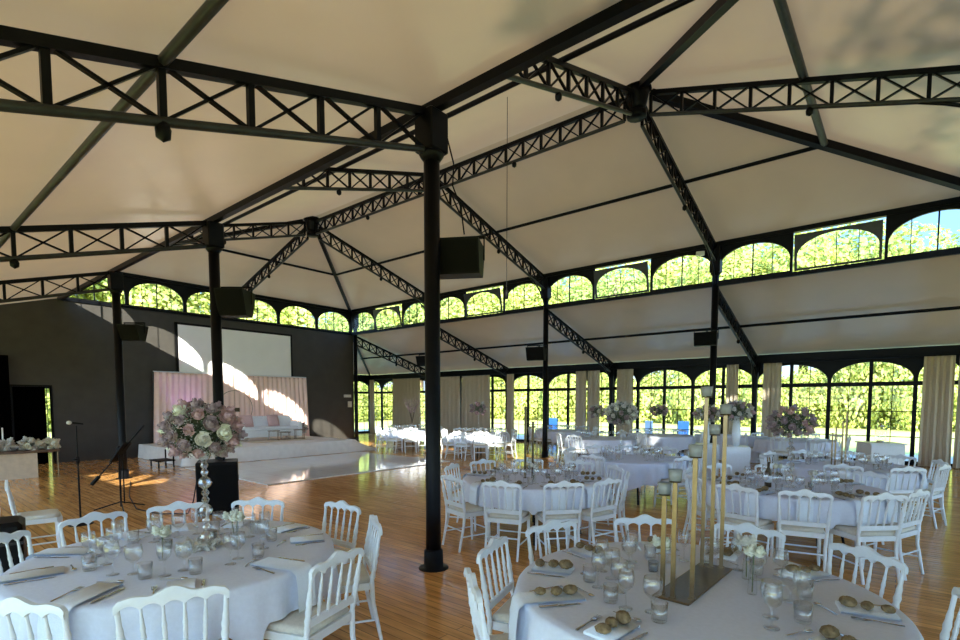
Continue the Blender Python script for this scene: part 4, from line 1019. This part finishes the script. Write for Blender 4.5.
# low display bench with flowers
e = empty('display_bench', (-2.05, 15.75, 0), R(0), label='beige display bench with a dark plank top by the doorway', cat='bench')
MB().box(-1.0, .83, -.25, .25, 0, .58).obj('body', M['beige'], e); MB().box(-1.05, 1.24, -.32, .32, .581, .64, bev=.008).obj('top', M['plank'], e)
for c in (-.28, .28): MB().tube([(1.2, c, 0), (1.2, c, .58)], .012, 8).obj('leg', M['gold'], e)
MB().tube([(-.05, -.262, .57), (-.06, -.262, .40), (-.05, -.262, .22)], .022, 6).obj('ribbon', M['black'], e)
for i, (dx, cols_, rr, l) in enumerate(((-.78, (1, 3), .13, 'ivory'), (-.36, (2, 0), .16, 'mauve and pink'), (-.02, (0, 1), .15, 'cream and pink'), (.33, (1, 1), .12, 'small ivory'), (.72, (1, 3), .16, 'large cream'), (1.10, (3, 3), .13, 'pale green'))):
    bouquet((-2.05 + dx, 15.62 + .05 * (i % 2), .6405), rr, .6405 + rr * .82, 0, '%s flower bunch lying on the beige display bench' % l, 10, cols_, 40 + i, 2.1, .75, 'flower bunches on the display bench', None)
for dx, h, l in ((-.30, .50, 'white taper candle on the display bench above the mauve flowers'), (.30, .52, 'white taper candle on the display bench above the small ivory flowers')):
    e = empty('taper_candle', (-2.05 + dx, 15.86, .6405), label=l, cat='candle', group='taper candles on the display bench')
    MB().lathe([(0, 0), (.05, 0), (.045, .012), (.018, .03), (0, .03)], 12).obj('holder', M['gold'], e); MB().lathe([(0, .031), (.016, .031), (.014, h), (0, h + .01)], 8).obj('wax', M['candle'], e)
# tall dark screen panel at far left
tag(MB().box(-.3, .3, -.04, .04, 0, 3.0).obj('stage_flat', M['dark2'], None, (-1.50, 18.6, 0)), 'tall black flat standing against the dark wall left of the doorway', 'stage flat')

vr = MB()      # added unseen roof: blocks sun, glows onto the tables, gap admits the sun patch
for xa, xb, ya, yb in ((-11.0, -6.5, -14, 26), (-6.5, XL - .1, -14, 7.3), (-6.5, XL - .1, 10.0, 26)): vr.add([(xa, ya, 3.2), (xb, ya, 3.2), (xb, yb, 3.2), (xa, yb, 3.2)], [(0, 1, 2, 3)])
structure(vr.obj('added_diffuser_roof', M['diffuser']))
for k in range(9): structure(MB().box(-10.9, -10.78, -.06, .06, -.15, 3.20).obj('added_roof_pillar', M['iron'], None, (0, -13.5 + k * 4.9, 0)))  # pillars under the added unseen roof
# ================================================================== OUTSIDE
def tree_mesh(n, seed, rx, rz, zc, leaf):
    b = MB(); rnd = random.Random(seed)
    lobes = [(Vector((rnd.uniform(-.55, .55) * rx, rnd.uniform(-.55, .55) * rx, zc + rnd.uniform(-.65, .6) * rz)), rnd.uniform(.35, .6) * rx) for _ in range(16)]
    for k in range(n):
        c, r = rnd.choice(lobes); d_ = Vector((rnd.gauss(0, 1), rnd.gauss(0, 1), rnd.gauss(0, 1))).normalized()
        p = c + d_ * r * rnd.uniform(.8, 1.03); nn = (d_ + Vector((rnd.uniform(-.7, .7), rnd.uniform(-.7, .7), rnd.uniform(-.3, .9)))).normalized()
        t1 = nn.cross(Vector((rnd.random() - .5, rnd.random() - .5, rnd.random() - .5))).normalized(); t2 = nn.cross(t1); L = leaf * rnd.uniform(.6, 1.3)
        b.add([p - t1 * L * .5, p - t2 * L * .35, p + t1 * L * .5, p + t2 * L * .35], [(0, 1, 2, 3)])
    return b
CR = []
for sd_, mm in ((1, 'leaf'), (2, 'leafd'), (3, 'leaf')):
    b = tree_mesh(15000, sd_, 4.2, 5.2, 7.0, .30); CR.append(b.mesh('crown', M[mm]))
TRK = MB().tube([(0, 0, -.2), (.1, .05, 3), (.0, .2, 7), (.3, .1, 10)], [.32, .24, .16, .05], 8).mesh('trunk', M['bark'])
def tree(x, y, s, k, label, sz=1.):
    e = empty('garden_tree', (x, y, -.15), random.uniform(0, 6), label=label, cat='tree', group='trees in the garden'); e.scale = (s, s, s * sz)
    link('trunk', TRK, e); link('crown', CR[k], e)
spots = [(55, -14, 1.3, 0), (50, -6, 1.35, 1), (56, 2, 1.5, 0), (49, 10, 1.45, 2), (55, 17, 1.6, 0), (48, 24, 1.5, 1), (52, 33, 1.6, 2), (44, 40, 1.5, 0), (46, 52, 1.7, 1), (36, 52, 1.5, 2), (26, 54, 1.6, 0), (16, 56, 1.6, 2), (6, 58, 1.65, 0), (-5, 56, 1.5, 1), (63, 9, 1.9, 1), (63, 27, 1.9, 0), (58, 44, 1.9, 2), (31, 44, 1.1, 1)]
for i, (x, y, s, k) in enumerate(spots): tree(x, y, s, k, 'leafy green garden tree seen through the glass beyond the lawn')
for i, (x, y, sc) in enumerate(((-10.8, -12.6, 1.12), (-5.4, -12.4, 1.12), (1.0, -12.6, 1.05))): tree(x, y, sc, 1, 'added leafy tree behind the camera, shading the front clerestory', 1.1)  # unseen trees added to keep sun off the front clerestory
HB = tree_mesh(12000, 12, 2.6, 1.3, 1.6, .19).mesh('hedge_bush', M['leaf'])
for i in range(17):
    y = -14 + i * 4.0; x = 43 + 1.2 * sin(i * 1.7)
    if y > 44: continue
    o = link('hedge_bush', HB, None, (x, y, -.15), i * 1.3); o.scale = (1.2, 1.2, 1.75 + .35 * sin(i * 2.1)); tag(o, 'bright green bush in the hedge across the lawn', 'bush', 'bushes in the hedge across the lawn')
for i in range(9):
    o = link('hedge_bush', HB, None, (34 - i * 4.2, 42 + sin(i * 2.), -.15), i * .9); o.scale = (1, 1, 1.3); tag(o, 'bright green bush in the hedge behind the dark wall', 'bush', 'bushes in the hedge across the lawn')
# garden chairs on the terrace
def garden_chair(x, y, rz, m, label):
    e = empty('garden_chair', (x, y, -.04), rz, label=label, cat='garden chair', group='garden chairs on the terrace')
    MB().box(-.25, .25, -.25, .25, .40, .44, bev=.01).obj('seat', M[m], e); MB().box(-.25, .25, -.29, -.255, .44, 1.0, bev=.01).obj('backrest', M[m], e)
    for a in (-1, 1):
        for c in (-1, 1): MB().box(a * .22 - .02, a * .22 + .02, c * .22 - .02, c * .22 + .02, 0, .40).obj('leg', M[m], e)
garden_chair(18.2, 13.6, R(100), 'bluepl', 'light blue garden chair outside behind the twin candle stands')
garden_chair(18.0, 7.2, R(80), 'bluepl', 'light blue garden chair outside right of the blue-white bouquet')
garden_chair(17.6, 8.6, R(60), 'white', 'white garden chair outside beside the blue one')

bpy.context.view_layer.update()
